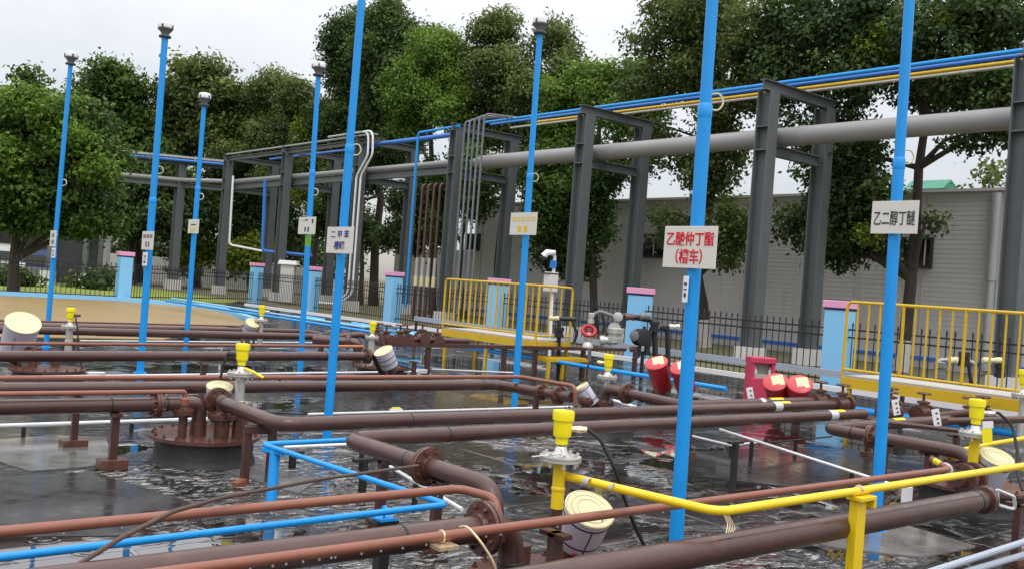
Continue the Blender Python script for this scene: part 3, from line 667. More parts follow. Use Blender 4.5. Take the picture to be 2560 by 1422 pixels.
tree('tall tree with dark trunk left of the sky gap at the right, widest crown', -27.4,
     [(1990, 60, 120, 110), (2110, 30, 120, 100), (2110, 190, 120, 90), (1990, 200, 100, 80), (2240, 100, 110, 110), (2360, 60, 130, 110), (2490, 90, 120, 120), (2420, 210, 120, 70), (2540, 260, 70, 80), (2310, 220, 80, 70),
      (2440, 345, 70, 40, .55), (2510, 330, 50, 45, .6), (2060, 330, 90, 60), (2150, 400, 100, 80, 1.1), (2080, 470, 90, 80, 1.1), (2180, 500, 80, 80, 1.1), (2100, 590, 80, 70, 1.0), (2010, 560, 70, 60, .7), (2200, 610, 50, 50, .8), (2110, 660, 40, 25, .4), (2320, 560, 25, 35, .5)], 'dark',
     [(2252, 928), (2262, 850), (2278, 700), (2290, 560), (2297, 420), (2312, 320), (2290, 180), (2240, 60)], 0.2, n=2500, seed=12, lime=1.0, leaf=0.18, density=0.75, extra=('lime', [(2170, 130, 35, 40, .9, -1.0), (2190, 90, 25, 25, .8, -1.0), (2090, 200, 30, 22, .6, -1.0), (2360, 60, 35, 25, .5, -1.2), (2170, 590, 22, 28, .5, -1.2)]))
tree('airy pale tree with open crown behind the second tall capped pole', -29.5,
     [(1230, 90, 80, 65, .85), (1180, 160, 60, 60, .9), (1290, 170, 90, 70, .9), (1390, 110, 70, 60, .8), (1420, 180, 50, 55, .7), (1330, 250, 90, 60, .9), (1230, 250, 90, 60, .9), (1330, 340, 90, 60), (1220, 340, 80, 60)], 'olive',
     [(1245, 770), (1245, 650), (1260, 500), (1270, 350), (1270, 200), (1270, 110)], 0.22, n=2200, seed=13, leaf=0.18)
tree('bright green leaved tree below the sky gap, in front of the airy trees', -28,
     [(1480, 190, 70, 45), (1570, 185, 80, 45), (1420, 260, 80, 55), (1520, 240, 80, 55), (1620, 220, 60, 45), (1400, 330, 70, 50), (1560, 300, 90, 50)], 'bright',
     [(1490, 790), (1480, 600), (1490, 420), (1500, 300), (1500, 240)], 0.16, n=2400, seed=14, leaf=0.18)
tree('bushy dark green tree filling the bay between the two middle rack columns', -27.4,
     [(1420, 410, 80, 70), (1500, 430, 60, 70), (1400, 520, 90, 80), (1480, 560, 55, 70), (1380, 620, 70, 60), (1450, 650, 45, 50, .8), (1340, 430, 60, 60), (1460, 480, 80, 60)], 'green',
     [(1430, 800), (1425, 700), (1420, 600), (1420, 480)], 0.14, n=2400, seed=15, leaf=0.18)
tree('light green leafy tree standing out before the dark tall tree', -28,
     [(1080, 120, 75, 65), (1060, 190, 95, 65), (1130, 200, 60, 60), (1010, 200, 55, 45), (1070, 260, 110, 60), (1150, 290, 70, 60), (1030, 310, 70, 50, .8)], 'bright',
     [(1080, 780), (1085, 600), (1080, 420), (1075, 300), (1080, 180)], 0.2, n=2500, seed=16, leaf=0.18)
tree('tallest dark dense tree right behind the second tall pole', -29.5,
     [(900, 90, 70, 80), (960, 60, 70, 70), (1030, 90, 70, 55), (890, 180, 65, 80), (970, 170, 90, 80), (880, 280, 65, 80), (970, 280, 90, 80), (860, 340, 50, 60), (930, 370, 100, 60), (1000, 360, 70, 60), (900, 440, 70, 60)], 'dark',
     [(932, 770), (935, 700), (938, 610), (952, 500), (945, 380), (940, 250), (940, 120)], 0.3, n=3000, seed=17)
tree('olive tree with a leaning trunk behind the pole with the green tape', -28.5,
     [(690, 230, 70, 50), (640, 270, 80, 60), (740, 280, 60, 70), (600, 330, 80, 60), (690, 340, 90, 70), (770, 370, 50, 70), (640, 400, 90, 50), (800, 300, 50, 60), (800, 420, 50, 60), (720, 450, 80, 50)], 'olive',
     [(772, 760), (778, 690), (792, 600), (786, 500), (760, 420), (720, 320), (700, 250)], 0.2, n=2400, seed=18, extra=('lime', [(755, 330, 28, 35, .8, -1.5), (760, 480, 25, 40, .5, -1)]))
tree('round topped olive tree behind the leaning pole with dark cap', 66,
     [(510, 185, 70, 40), (460, 230, 60, 50), (540, 250, 80, 60), (460, 310, 70, 60), (540, 340, 80, 60), (430, 370, 50, 40), (400, 300, 40, 50, .9), (590, 330, 60, 60), (590, 250, 40, 40)], 'olive',
     [(490, 770), (490, 600), (495, 420), (500, 300), (505, 220)], 0.25, n=2600, seed=19)
tree('dark green round tree between the two left vent poles', 65,
     [(275, 195, 65, 40), (320, 220, 45, 50), (235, 230, 50, 45), (280, 280, 85, 60), (340, 320, 60, 60), (270, 360, 80, 50), (390, 390, 60, 40), (390, 330, 50, 50), (350, 430, 70, 50)], 'green',
     [(345, 750), (345, 640), (335, 500), (310, 360), (290, 260)], 0.3, n=2600, seed=20)
tree('large bushy bright tree filling the left edge', 37.5,
     [(60, 260, 65, 50), (75, 200, 28, 32), (20, 320, 80, 70), (120, 310, 90, 65), (195, 300, 75, 60), (60, 410, 90, 70), (160, 400, 90, 65), (240, 390, 70, 55), (30, 500, 80, 60), (130, 490, 90, 60), (220, 480, 80, 55), (170, 550, 90, 40), (250, 560, 60, 30, .8), (60, 560, 70, 35)], 'green',
     [(30, 770), (35, 650), (50, 520), (80, 400), (90, 280)], 0.22, n=2700, seed=21, extra=('bright', [(30, 400, 50, 60, .9, -1.6), (120, 270, 60, 40, .8, -1.6), (190, 350, 60, 40, .8, -1.6), (240, 420, 50, 40, .7, -1.6), (60, 250, 50, 40, .7, -1.4)]))
tree('dark shaded tree under the left arm of the pipe rack', 63,
     [(340, 470, 70, 70), (420, 480, 80, 80), (500, 520, 70, 70), (330, 560, 70, 50), (430, 570, 80, 50), (290, 480, 60, 60)], 'dark',
     [(330, 750), (325, 680), (330, 600), (350, 520), (380, 470)], 0.25, n=2600, seed=22)
tree('dark tree behind the far rack columns right of the leaning capped pole', 66,
     [(600, 480, 70, 60), (690, 500, 70, 60), (620, 560, 70, 50, .8), (720, 580, 50, 40, .8), (570, 440, 60, 50)], 'dark',
     [(625, 750), (622, 680), (625, 600), (630, 520)], 0.2, n=2300, seed=23)
tree('dark foliage tree behind the white gooseneck pipes', -28.2,
     [(860, 480, 60, 60), (830, 560, 55, 60, .9), (900, 560, 50, 60, .9), (1020, 480, 60, 50, .6), (1040, 560, 60, 70, .9), (980, 600, 40, 40, .8), (1080, 460, 50, 60, .9)], 'dark',
     [(900, 770), (905, 680), (905, 600), (910, 500)], 0.16, n=2500, seed=24)
tree('dark leafy tree close behind the brown risers', -27.6,
     [(1180, 430, 60, 50), (1110, 480, 60, 60), (1210, 480, 60, 50, .8), (1100, 570, 50, 50, .9), (1180, 530, 40, 40, .6), (1260, 430, 50, 40, .7)], 'green',
     [(1160, 790), (1150, 690), (1155, 600), (1160, 500)], 0.17, n=2400, seed=25)
for (px, py, D, bl, kd, lb, sd) in ((500, 650, 64, [(500, 620, 45, 45, .9), (470, 660, 40, 30, .9)], 'lime', 'yellow green shrub under the far rack between the second and third poles', 31),
                                (620, 660, 64, [(610, 640, 45, 40, .9), (650, 620, 35, 35, .8), (590, 660, 30, 25, .8)], 'lime', 'yellow green shrub behind the far rack column', 32),
                                (300, 690, 47, [(270, 700, 45, 18), (210, 705, 40, 14)], 'dark', 'low dark clipped shrub at the back of the lawn', 33),
                                (15, 700, 44, [(15, 690, 40, 25), (60, 700, 30, 18)], 'dark', 'low dark shrub at the left edge of the lawn', 34)):
    tree(lb, D, bl, kd, [(px, py+70), (px, py), (px, py-20)], 0.05, n=2600, seed=sd, cat='shrub', name='shrub')
tree('small twiggy tree top showing over the grey building below the sky gap', 46, [(2450, 450, 30, 22, .35), (2500, 440, 32, 22, .35), (2480, 475, 36, 16, .5), (2480, 425, 18, 12, .3)], 'olive', [(2482, 800), (2482, 600), (2482, 500), (2480, 460)], 0.1, n=1500, seed=35, name='small_tree')
# crowns far behind that close the view between trunks
fw = AT(400, 640, 88)
V1 = leaves([(px, 640-30*math.sin(px*0.02)-(0.07*(400-px) if px < 400 else 0), 90, 55+15*math.sin(px*.031)) for px in range(-150, 900, 75)], 88, 900, 0.5, 77)
V_, T_ = V1; n_ = len(V_)
me = bpy.data.meshes.new('far_wood'); me.from_pydata(V_.reshape(-1, 3).tolist(), [], np.arange(n_*4).reshape(-1, 4).tolist())
at_ = me.attributes.new('tint', 'FLOAT', 'FACE'); at_.data.foreach_set('value', (T_*0.7).astype(np.float32)); me.materials.append(LEAF['dark'])
o = bpy.data.objects.new('far_wood', me); COL.objects.link(o)
tag(o, 'far off dark wood closing the view behind the left fence', 'wood', kind='stuff')
# ================================================================== VENT POLES
def text_part(s, mid, xdir, zdir, nrm, size, m, parent, name='lettering', bold=0.012, zs=1.0):
    cu = bpy.data.curves.new('txt', 'FONT'); cu.body = s; cu.size = size; cu.align_x = 'CENTER'; cu.align_y = 'CENTER'
    cu.extrude = 0.002; cu.offset = bold*size; cu.resolution_u = 2
    to = bpy.data.objects.new('txt', cu); COL.objects.link(to)
    bpy.context.view_layer.update()
    me = bpy.data.meshes.new_from_object(to.evaluated_get(bpy.context.evaluated_depsgraph_get()))
    bpy.data.objects.remove(to); bpy.data.curves.remove(cu)
    co = [v.co.copy() for v in me.vertices]
    cx = (min(c.x for c in co)+max(c.x for c in co))/2; cy = (min(c.y for c in co)+max(c.y for c in co))/2
    org = ORG[parent.name]
    for v, c in zip(me.vertices, co): v.co = mid + xdir*(c.x-cx) + zdir*(c.y-cy)*zs + nrm*(c.z+0.004) - org
    me.name = name; me.materials.append(m)
    o = bpy.data.objects.new(name, me); COL.objects.link(o); o.parent = parent; o.location = (0, 0, 0); ORG[o.name] = org
    return o
def marks(parent, mid, xd, zd, nr, items):     # illegible strokes: (x, z, w, h, material) in fractions of the board
    for x, z, ww, hh, m_ in items:
        o = MB().box(mid+xd*x+zd*z+nr*0.004, (ww, 0.004, hh), Matrix((xd, -nr, zd)).transposed()).obj('lettering', M[m_], None, False)
        loc = o.location.copy(); o.parent = parent; o.location = loc-ORG[parent.name]; ORG[o.name] = ORG[parent.name]
def vent_pole(label, base, top, r, ztop, joint=None, r2=None, sign=None, hook=None, hookcol='white', tagb=None, capturn=0.0, gband=None):
    b = G(*base); D = depth(b); tp = AT(top[0], top[1], D)
    ax = (tp-b).normalized(); end = b + ax*((ztop-0.21)/ax.z)
    t = thing('vent_pole', label, 'vent pole', b, 'blue vent poles of the tanks')
    def at(z): return b + ax*(z/ax.z)
    jz = over(*joint, b) if joint else ztop*0.6
    r2 = r2 or r*0.88
    MB().tube([at(0), at(jz-0.03)], r, 20).lathe([(r, 0), (r*1.06, 0.01), (r*1.06, 0.075), (r2*1.01, 0.09)], at(jz-0.06), ax, 20).tube([at(jz), end], r2, 20).lathe([(r*1.9, -0.01), (r*1.9, 0.012), (r*1.1, 0.014), (r*1.05, 0.05)], b, ax, 20).obj('pole', M['blue'], t)
    c = end
    cap = MB().lathe([(0.046, 0.02), (0.05, 0.03), (0.055, 0.05), (0.098, 0.105), (0.103, 0.108), (0.103, 0.122), (0.09, 0.124)], c, ax, 22).obj('vent_cap', M['midgrey'], t)
    MB().lathe([(0.09, 0.122), (0.099, 0.126), (0.1, 0.18), (0.09, 0.205), (0.05, 0.215), (0.002, 0.217)], c, ax, 22).obj('dome', M['white'], cap)
    MB().lathe([(0.044, -0.012), (0.08, -0.01), (0.086, 0.004), (0.08, 0.02), (0.05, 0.026)], c, ax, 22).obj('collar', M['dkgrey'], cap)
    f, u, _ = frame(ax)
    for a in (capturn, capturn+math.pi/2, capturn+math.pi, capturn-math.pi/2):
        dr = f*math.cos(a)+u*math.sin(a)
        MB().bar(c+ax*0.10+dr*0.10, c+ax*0.165+dr*0.1, 0.022, 0.02).obj('vent_clip', M['dkgrey'], cap, False)
    if hook:
        h = AT(hook[0], hook[1], D); p0 = at(h.z+0.05); q = h-p0; q.z = 0; q = q.normalized()
        mb = MB().tube(bend([at(h.z+0.045)+q*r*0.6, at(h.z+0.06)+q*(r+0.04), at(h.z)+q*(r+0.07), at(h.z-0.05)+q*(r+0.04), at(h.z-0.045)+q*r*0.6], 0.04), 0.0065, 6)
        mb.obj('wire_hook', M[hookcol], t)
    if gband:
        z0, z1 = over(*gband[0], b), over(*gband[1], b)
        MB().tube([at(z0), at(z1)], r*1.02, 20, caps=False).obj('green_tape', M['green'], t)
    def board(px0, py0, px1, py1, plane, cyl=0.0):
        Yp = None
        if plane == 'x':
            pm = at(over((px0+px1)/2, (py0+py1)/2, b)); Y = pm.y-r-0.02
            A, B = ONY(px0, py0, Y), ONY(px1, (py0+py1)/2, Y); Z1 = ONY((px0+px1)/2, py1, Y).z; Z0 = ONY((px0+px1)/2, py0, Y).z
            xd, nr = Vector((1, 0, 0)), Vector((0, -1, 0)); wd = abs(B.x-A.x)
            md = Vector(((A.x+B.x)/2, Y, (Z0+Z1)/2))
        else:
            pm = at(over((px0+px1)/2, (py0+py1)/2, b)); X = pm.x-r-0.02
            A, B = ONX(px0, py0, X), ONX(px1, (py0+py1)/2, X); Z1 = ONX((px0+px1)/2, py1, X).z; Z0 = ONX((px0+px1)/2, py0, X).z
            xd, nr = Vector((0, -1, 0)), Vector((-1, 0, 0)); wd = abs(B.y-A.y)
            md = Vector((X, (A.y+B.y)/2, (Z0+Z1)/2))
        return md, xd, Vector((0, 0, 1)), nr, wd, Z0-Z1
    if sign:
        md, xd, zd, nr, wd, hh = board(*sign[:4], sign[4])
        so_ = MB().box(md, (wd, 0.006, hh), Matrix((xd, -nr, zd)).transposed()).obj('sign_board', M['sign'], t, False, 0.002)
        MB().tube([md-nr*0.004+zd*hh*0.25-xd*r*0.9, md-nr*0.02-nr*r+zd*hh*0.25], 0.006, 6).tube([md-nr*0.004+zd*hh*0.25+xd*r*0.9, md-nr*0.02-nr*r+zd*hh*0.25], 0.006, 6).obj('sign_clamp', M['galv'], so_)
        sign[5](so_, md, xd, zd, nr, wd, hh)
    if tagb:
        md, xd, zd, nr, wd, hh = board(*tagb[:4], tagb[4])
        to = MB().box(md, (wd, 0.005, hh), Matrix((xd, -nr, zd)).transposed()).obj('small_tag', M['white'], t, False)
        marks(to, md, xd, zd, nr, [(0, hh*0.2, wd*0.5, hh*0.1, 'dkgrey'), (0, -hh*0.22, wd*0.4, hh*0.16, 'dkgrey'), (0, 0, wd*0.5, hh*0.05, 'dkgrey')])
    return t
def sg_red(o, c, x, z, n, ww, h):
    text_part('乙酸仲丁酯', c+z*h*0.2, x, z, n, ww*0.182, M['signred'], o, bold=.016, zs=min(1.5, .33*h/(ww*.17))); text_part('（槽车）', c-z*h*0.22, x, z, n, ww*0.19, M['signred'], o, bold=.016, zs=min(1.5, .33*h/(ww*.17)))
def sg_dark(o, c, x, z, n, ww, h): text_part('乙二醇丁醚', c-z*h*.02, x, z, n, ww*0.178, M['signdark'], o, bold=.008, zs=min(2.2, .45*h/(ww*.165)))
def sg_xylene(o, c, x, z, n, ww, h):
    text_part('二 甲 苯', c+z*h*0.22, x, z, n, ww*0.2, M['signblue'], o, bold=0.012, zs=min(2.2, .3*h/(ww*.19))); text_part('槽罐', c-z*h*0.2, x, z, n, ww*0.2, M['signblue'], o, bold=0.015, zs=min(2.2, .32*h/(ww*.19)))
def sg_yellow(o, c, x, z, n, ww, h):
    marks(o, c, x, z, n, [(ww*(-.36+.18*k), h*.22, ww*.13, h*.2, 'signpale') for k in range(5)]+[(-ww*.13, -h*.22, ww*.13, h*.26, 'signyellow'), (ww*.10, -h*.22, ww*.13, h*.26, 'signyellow')])
def sg_small(o, c, x, z, n, ww, h):
    marks(o, c, x, z, n, [(-ww*.05, h*.32, ww*.16, h*.07, 'signdark'), (ww*.32, h*.25, ww*.08, h*.24, 'signdark'), (-ww*.08, -h*.22, ww*.08, h*.26, 'signdark'), (ww*.1, -h*.22, ww*.08, h*.28, 'signdark'), (-ww*.28, h*.32, ww*.2, h*.04, 'concrete')])
def sg_dash(o, c, x, z, n, ww, h): marks(o, c, x, z, n, [(0, h*.12, ww*.5, h*.08, 'signdark'), (0, -h*.24, ww*.5, h*.26, 'signpale')])
def sg_rows(o, c, x, z, n, ww, h): marks(o, c, x, z, n, [(ww*(-.28+.28*k), h*.24, ww*.22, h*.2, 'midgrey') for k in range(3)]+[(-ww*.1, -h*.2, ww*.14, h*.3, 'midgrey'), (ww*.12, -h*.2, ww*.12, h*.3, 'midgrey')])
def sg_edge(o, c, x, z, n, ww, h): marks(o, c, x, z, n, [(0, h*.2, ww*.4, h*.25, 'midgrey'), (0, -h*.2, ww*.4, h*.25, 'midgrey')])
vent_pole('blue vent pole furthest left with its sign turned edge on', (115, 867), (174, 191), 0.042, 5.0, (138, 640), hook=(170, 458), sign=(127, 577, 140, 617, 'y', sg_edge), tagb=(130, 620, 138, 645, 'y'))
vent_pole('tall blue vent pole second from the left, cap against the sky, grey lettered sign', (350, 932), (412, 101), 0.05, 4.95, (385, 500), hook=(408, 427), hookcol='cream', sign=(357, 579, 384, 625, 'y', sg_rows), tagb=(358, 631, 368, 665, 'y'), capturn=0.8)
vent_pole('short blue vent pole with white topped cap in front of the olive trees', (462, 895), (511, 256), 0.042, 4.45, (495, 470), hook=(511, 493), sign=(472, 549, 497, 584, 'y', sg_dash), capturn=0.4)
vent_pole('blue vent pole with green tape band under a small square sign', (749, 940), (796, 190), 0.043, 4.8, (783, 430), hook=(792, 481), sign=(748, 543, 789, 586, 'y', sg_small), gband=((768, 616), (769, 587)), capturn=1.1)
vent_pole('blue vent pole cut by the top edge before the dark tree, blue lettered sign', (815, 1112), (904, 0), 0.041, 5.0, (880, 370), hook=(893, 376), hookcol='cream', sign=(820, 568, 883, 634, 'y', sg_xylene))
vent_pole('blue vent pole with white and grey cap at the top middle, sign with yellow lettering', (1284, 1034), (1352, 51), 0.042, 5.03, (1324, 440), hook=(1341, 445), hookcol='cream', sign=(1278, 532, 1342, 588, 'y', sg_yellow), capturn=0.3)
vent_pole('thick near blue vent pole carrying the sign with red lettering', (1686, 1408), (1781, 0), 0.0425, 4.9, (1761, 272), r2=0.036, hook=(1803, 258), hookcol='cream', sign=(1664, 566, 1792, 671, 'y', sg_red), tagb=(1710, 690, 1720, 755, 'y'))
vent_pole('near blue vent pole furthest right carrying the sign with dark lettering', (2188, 1325), (2274, 0), 0.0425, 5.0, (2250, 405), r2=0.038, hook=(2284, 395), hookcol='cream', sign=(2182, 503, 2296, 585, 'y', sg_dark))

# ================================================================== PIPES
def flange(mb, c, ax, r, th=0.022, bolts=8, bm=None):
    c, ax = Vector(c), Vector(ax).normalized(); u, v, _ = frame(ax)
    mb.lathe([(r*0.55, -th*2.4), (r*0.60, -th*1.2), (r, -th), (r, -0.003), (r*0.95, -0.003), (r*0.95, 0.003), (r, 0.003), (r, th), (r*0.60, th*1.2), (r*0.55, th*2.4)], c, ax, 24)
    for k in range(bolts):
        a = 2*math.pi*(k+0.5)/bolts; p = c+(u*math.cos(a)+v*math.sin(a))*r*0.8
        mb.tube([p-ax*th*2.0, p+ax*th*2.0], 0.011, 6)
    return mb
def ring(mb, c, ax, r): return mb.lathe([(r, -0.008), (r*1.05, -0.005), (r*1.05, 0.005), (r, 0.008)], c, ax, 20)
def pipe(label, pts, r, m, br=0.16, n=18, flanges=(), welds=(), name='pipe', tapes=(), group=None, extra=()):
    pts = [Vector(p) for p in pts]
    t = thing(name, label, 'pipe', (pts[0].x, pts[0].y, 0), group)
    mb = MB().tube(bend(pts, br), r, n)
    mb.obj('pipe_body', M[m], t)
    for c, ax in welds: ring(MB(), Vector(c), Vector(ax), r).obj('strap_ring', M['iron' if 'brown' in m else m], t)
    for c, ax, fr in flanges: flange(MB(), c, ax, fr).obj('flange', M['brown_rust'], t)
    for c, ax, L, mm in tapes:
      if mm == 'gyellow':
        q = Vector(c); X_ = Vector(ax); s_ = X_.cross(Vector((0, 0, 1))); mb = MB(); n_ = 9
        ps = [[q+X_*e*L*.36+(s_*math.sin(a)+Vector((0, 0, 1))*math.cos(a))*r*1.03 for a in np.linspace(-.75, .75, n_)] for e in (-1, 1)]
        mb.add(ps[0]+ps[1], [(k, k+1, n_+k+1, n_+k) for k in range(n_-1)]); mb.obj('yellow_marker', M['gyellow'], t)
      else: MB().tube([Vector(c)-Vector(ax)*L/2, Vector(c)+Vector(ax)*L/2], r*1.04, n, caps=False).obj('tape_band', M[mm], t)
    for (a, b_, rr, mm) in extra: MB().tube([a, b_], rr, 12).obj('end_plug', M[mm], t)
    return t
XA, YA = Vector((1, 0, 0)), Vector((0, 1, 0))
PR = 0.057
z0 = 0.48
# --- unit A: manway in the left foreground
GA = G(513, 1083, 0.215); GA0 = G(513, 1083, 0.24)
def manway(label, c, r=0.42, zt=0.24, nozzles=(), m='brown_rust'):
    t = thing('tank_manway', label, 'manway', (c.x, c.y, 0), 'round brown tank manways')
    MB().lathe([(r*1.0, 0), (r*0.97, 0.03), (r*0.94, 0.06), (r*0.94, zt-0.02)], (c.x, c.y, 0), n=36).obj('skirt', M['black'], t)
    mb = MB().lathe([(r*0.9, zt-0.03), (r*1.06, zt-0.028), (r*1.06, zt), (r*0.98, zt+0.004), (0.1, zt+0.012)], (c.x, c.y, 0), n=40)
    for k in range(20):
        a = 2*math.pi*k/20; p = Vector((c.x+math.cos(a)*r*0.98, c.y+math.sin(a)*r*0.98, zt))
        mb.lathe([(0.016, 0), (0.016, 0.014), (0.008, 0.015), (0.008, 0.03)], p, n=6)
    mb.obj('cover_plate', M[m], t)
    for x, y, rr, zz, fr in nozzles:
        mb = MB().tube([(x, y, zt), (x, y, zz)], rr, 14)
        if fr: flange(mb, (x, y, zz), (0, 0, 1), fr, 0.018, 6)
        mb.obj('nozzle', M['brown_rust'], t)
    return t
nA1 = AT(497, 1045, depth(GA0)+0.0); nA2 = AT(556, 1048, depth(GA0)-0.02); nA3 = AT(459, 1030, depth(GA0)-0.12)
manway('wide rusty brown manway with nozzles in the left foreground', GA, 0.415, 0.215, [(nA1.x, nA1.y, 0.066, 0.34, 0), (nA2.x, nA2.y, 0.06, over(556, 1040, nA2), 0.115), (nA3.x, nA3.y, 0.035, over(459, 1028, nA3), 0.085), (AT(600, 1050, depth(GA0)+.05).x, AT(600, 1050, depth(GA0)+.05).y, 0.06, 0.40, 0)])
a0, a1 = G(-260, 1013, z0), G(375, 1003, z0); YA_ = nA1.y
pipe('brown pipe from the left edge bending down into the near left manway', [(a0.x, YA_, z0), (nA1.x, YA_, z0), (nA1.x, YA_, 0.33)], PR, 'brown', 0.17,
     flanges=[((a1.x, YA_, z0), XA, 0.105)], welds=[((G(257, 1003, z0).x, YA_, z0), XA), ((G(400, 1003, z0).x, YA_, z0), XA)])
sA = G(465, 967, 0.58); s0 = G(-200, 993, 0.58)
t = pipe('thin red oxide pipe ending in a hex fitting over the near left manway', [(s0.x, nA3.y, 0.58), (nA3.x, nA3.y, 0.58), (nA3.x, nA3.y, over(459, 1026, nA3))], 0.019, 'salmon', 0.02, 12)
MB().lathe([(0.022, 0), (0.036, 0.01), (0.036, 0.06), (0.022, 0.075)], (nA3.x, nA3.y, over(459, 1015, nA3)), n=6).obj('hex_fitting', M['salmon'], t)
# pipe C : manway A -> flange -> towards the camera -> right
c0, c1, c2 = Vector((nA2.x, nA2.y, over(556, 1040, nA2))), G(608, 1003, 0.49), G(795, 1056, 0.485)
cy = c2.y; cE = G(2105, 1013, z0)
cu = Vector((c0.x, c0.y, 0.5))
pipe('brown pipe slanting forward from the near left manway, then running right', [c0, cu+Vector((0, 0, 0.01)), Vector((c0.x+0.0, c1.y-0.02, 0.50)), Vector((c0.x, cy, z0)), Vector((cE.x, cy, z0))], PR, 'brown', 0.15,
     flanges=[(Vector((c0.x, c1.y+0.0, 0.50)), YA, 0.11)], welds=[(Vector((c0.x, c1.y-0.17, 0.498)), YA), ((G(1020, 1048, z0).x, cy, z0), XA)], tapes=[((G(1985, 1020, z0).x, cy, z0), XA, 0.32, 'gyellow'), ((G(1997, 1026, z0).x+.02, cy, z0), XA, 0.14, 'galv')])
# --- red oxide pipe and pipe B behind
l0, l1, l2, l3 = G(-250, 962, 0.6), G(1285, 938, 0.6), G(1438, 964, 0.6), G(1445, 1000, 0.45)
yl = 8.27
pipe('long thin red oxide pipe behind the near left gauge, bending forward at its right', [(l0.x, yl, 0.6), (l1.x, yl, 0.6), (l1.x+0.05, 7.42, 0.6), (l1.x+0.05, 7.42, 0.42)], 0.0225, 'salmon', 0.08, 12)
yb = 8.52
pipe('brown pipe behind the near left gauge turning forward to the second manway', [(1.1, yb, z0), (6.98, yb, z0), (7.12, 7.45, z0)], PR, 'brown', 0.15, welds=[((6.75, yb, z0), XA)], flanges=[((7.1, 7.62, z0), YA, 0.1), (G(1353, 980, z0), YA, 0.085)])
# --- unit B manway
GB = G(1500, 1035, 0.2)
nB = G(1512, 1005, 0.35)
manway('brown manway at mid distance half hidden behind the main brown pipes', GB, 0.42, 0.22, [(nB.x, nB.y, 0.06, 0.34, 0.11), (GB.x-0.25, GB.y+0.0, 0.05, 0.36, 0.09), (GB.x-.05, GB.y-.1, 0.05, 0.32, 0.09)])
i1, i2 = G(1597, 986, z0), G(1705, 1011, z0); iy = i2.y-0.05; iE = G(2030, 1002, z0)
pipe('brown pipe rising over an elbow from the mid distance manway', [(nB.x, nB.y, 0.33), (nB.x, nB.y, 0.51), (nB.x, iy, z0), (iE.x, iy, z0)], PR, 'brown', 0.16,
     flanges=[((nB.x, i1.y, 0.497), YA, 0.115)], welds=[((nB.x, i1.y-0.25, 0.49), YA)], tapes=[((G(1905, 1000, z0).x, iy, z0), XA, 0.34, 'gyellow'), ((G(1880, 1003, z0).x, iy, z0), XA, 0.08, 'galv')])
# --- pipe D
nD = G(1286, 1275, 0.4); dY = 5.62; dX = nD.x-0.02
dE = G(2200, 1040, z0)
pipe('brown pipe turning sharply at its left end, dropping by an elbow beside the blue loop', [(nD.x, 4.12, 0.15), (nD.x, 4.12, 0.485), (nD.x, dY+0.13, z0), (dE.x, dY+.13, z0)], PR, 'brown', 0.16,
     flanges=[((nD.x, 4.78, z0), YA, 0.118)], welds=[((nD.x, 4.98, z0), YA), ((G(1110, 1083, z0).x, dY+.13, z0), XA)], tapes=[((G(2092, 1037, z0).x, dY+.13, z0), XA, 0.34, 'gyellow'), ((G(2105, 1042, z0).x, dY+.13, z0), XA, 0.14, 'galv')])
# --- pipe K (right unit)
kX, kY = 8.28, 5.12
pipe('brown pipe with a sharp corner left of the rightmost sign pole, dropping by an elbow', [(kX+0.02, 3.75, 0.15), (kX+0.02, 3.75, z0), (kX, kY+0.02, z0), (11.2, kY+0.02, z0)], PR, 'brown', 0.17,
     flanges=[((kX+.01, 4.66, z0), YA, 0.11)], welds=[((kX, 4.85, z0), YA)], tapes=[((G(2185, 1048, z0).x, kY+.02, z0), XA, 0.3, 'gyellow')])
# --- pipe E (front left) and its manway
eY = 3.47; eX1 = 3.0
pipe('large brown pipe across the lower left corner with a flange and down elbow', [(-0.6, eY, z0), (eX1, eY, z0), (eX1, eY, 0.1)], 0.062, 'brown', 0.15,
     flanges=[((G(1207, 1318, z0).x, eY, z0), XA, 0.125)], welds=[((G(1000, 1345, z0).x, eY, z0), XA), ((eX1, eY, 0.30), (0, 0, 1))])
GC = Vector((3.36, 3.55, 0))
manway('near manway under the front white pail, mostly below the large brown pipe', GC, 0.42, 0.15, [(GC.x-0.1, GC.y+0.15, 0.055, 0.3, 0), (eX1, eY, 0.075, 0.2, 0.12)])
# --- pipe F, G, H
fY = 3.22
fe = G(2363, 1171, 0.55)
pipeF = pipe('longest red oxide pipe crossing the foreground from bottom left to the right manway', [(0.2, fY, 0.55), (6.80, fY, 0.55), (6.80, 3.36, 0.60)], 0.0215, 'salmon', 0.03, 14, tapes=[((6.80, 3.31, 0.583), (0, .94, .33), 0.05, 'pyellow')])
gY = 2.745
t = pipe('large brown pipe crossing the lower right foreground to a blind end', [(1.6, gY, z0), (6.27, gY, z0)], 0.066, 'brown', 0.1, 22, welds=[((6.16, gY, z0), XA)])
MB().lathe([(0.066, 0), (0.088, 0.005), (0.088, 0.05), (0.05, 0.07), (0.03, 0.10), (0.001, 0.11)], (6.26, gY, z0), XA, 20).obj('end_cap', M['brown'], t)
MB().tube(bend([(6.35, gY-0.05, z0+0.07), (6.46, gY-0.11, z0+0.03), (6.50, gY-0.11, z0-0.06), (6.38, gY-0.05, z0-0.03), (6.35, gY-0.05, z0+0.07)], 0.03), 0.011, 6).obj('clamp_handle', M['galv'], t)
hY = 3.94
pipeH = pipe('thin red oxide pipe in front of the blue loop, curving down behind the front flange', [(-0.3, hY, 0.55), (3.03, hY, 0.55), (3.08, 3.72, 0.545), (3.05, 3.58, 0.36)], 0.0225, 'salmon', 0.09, 14)
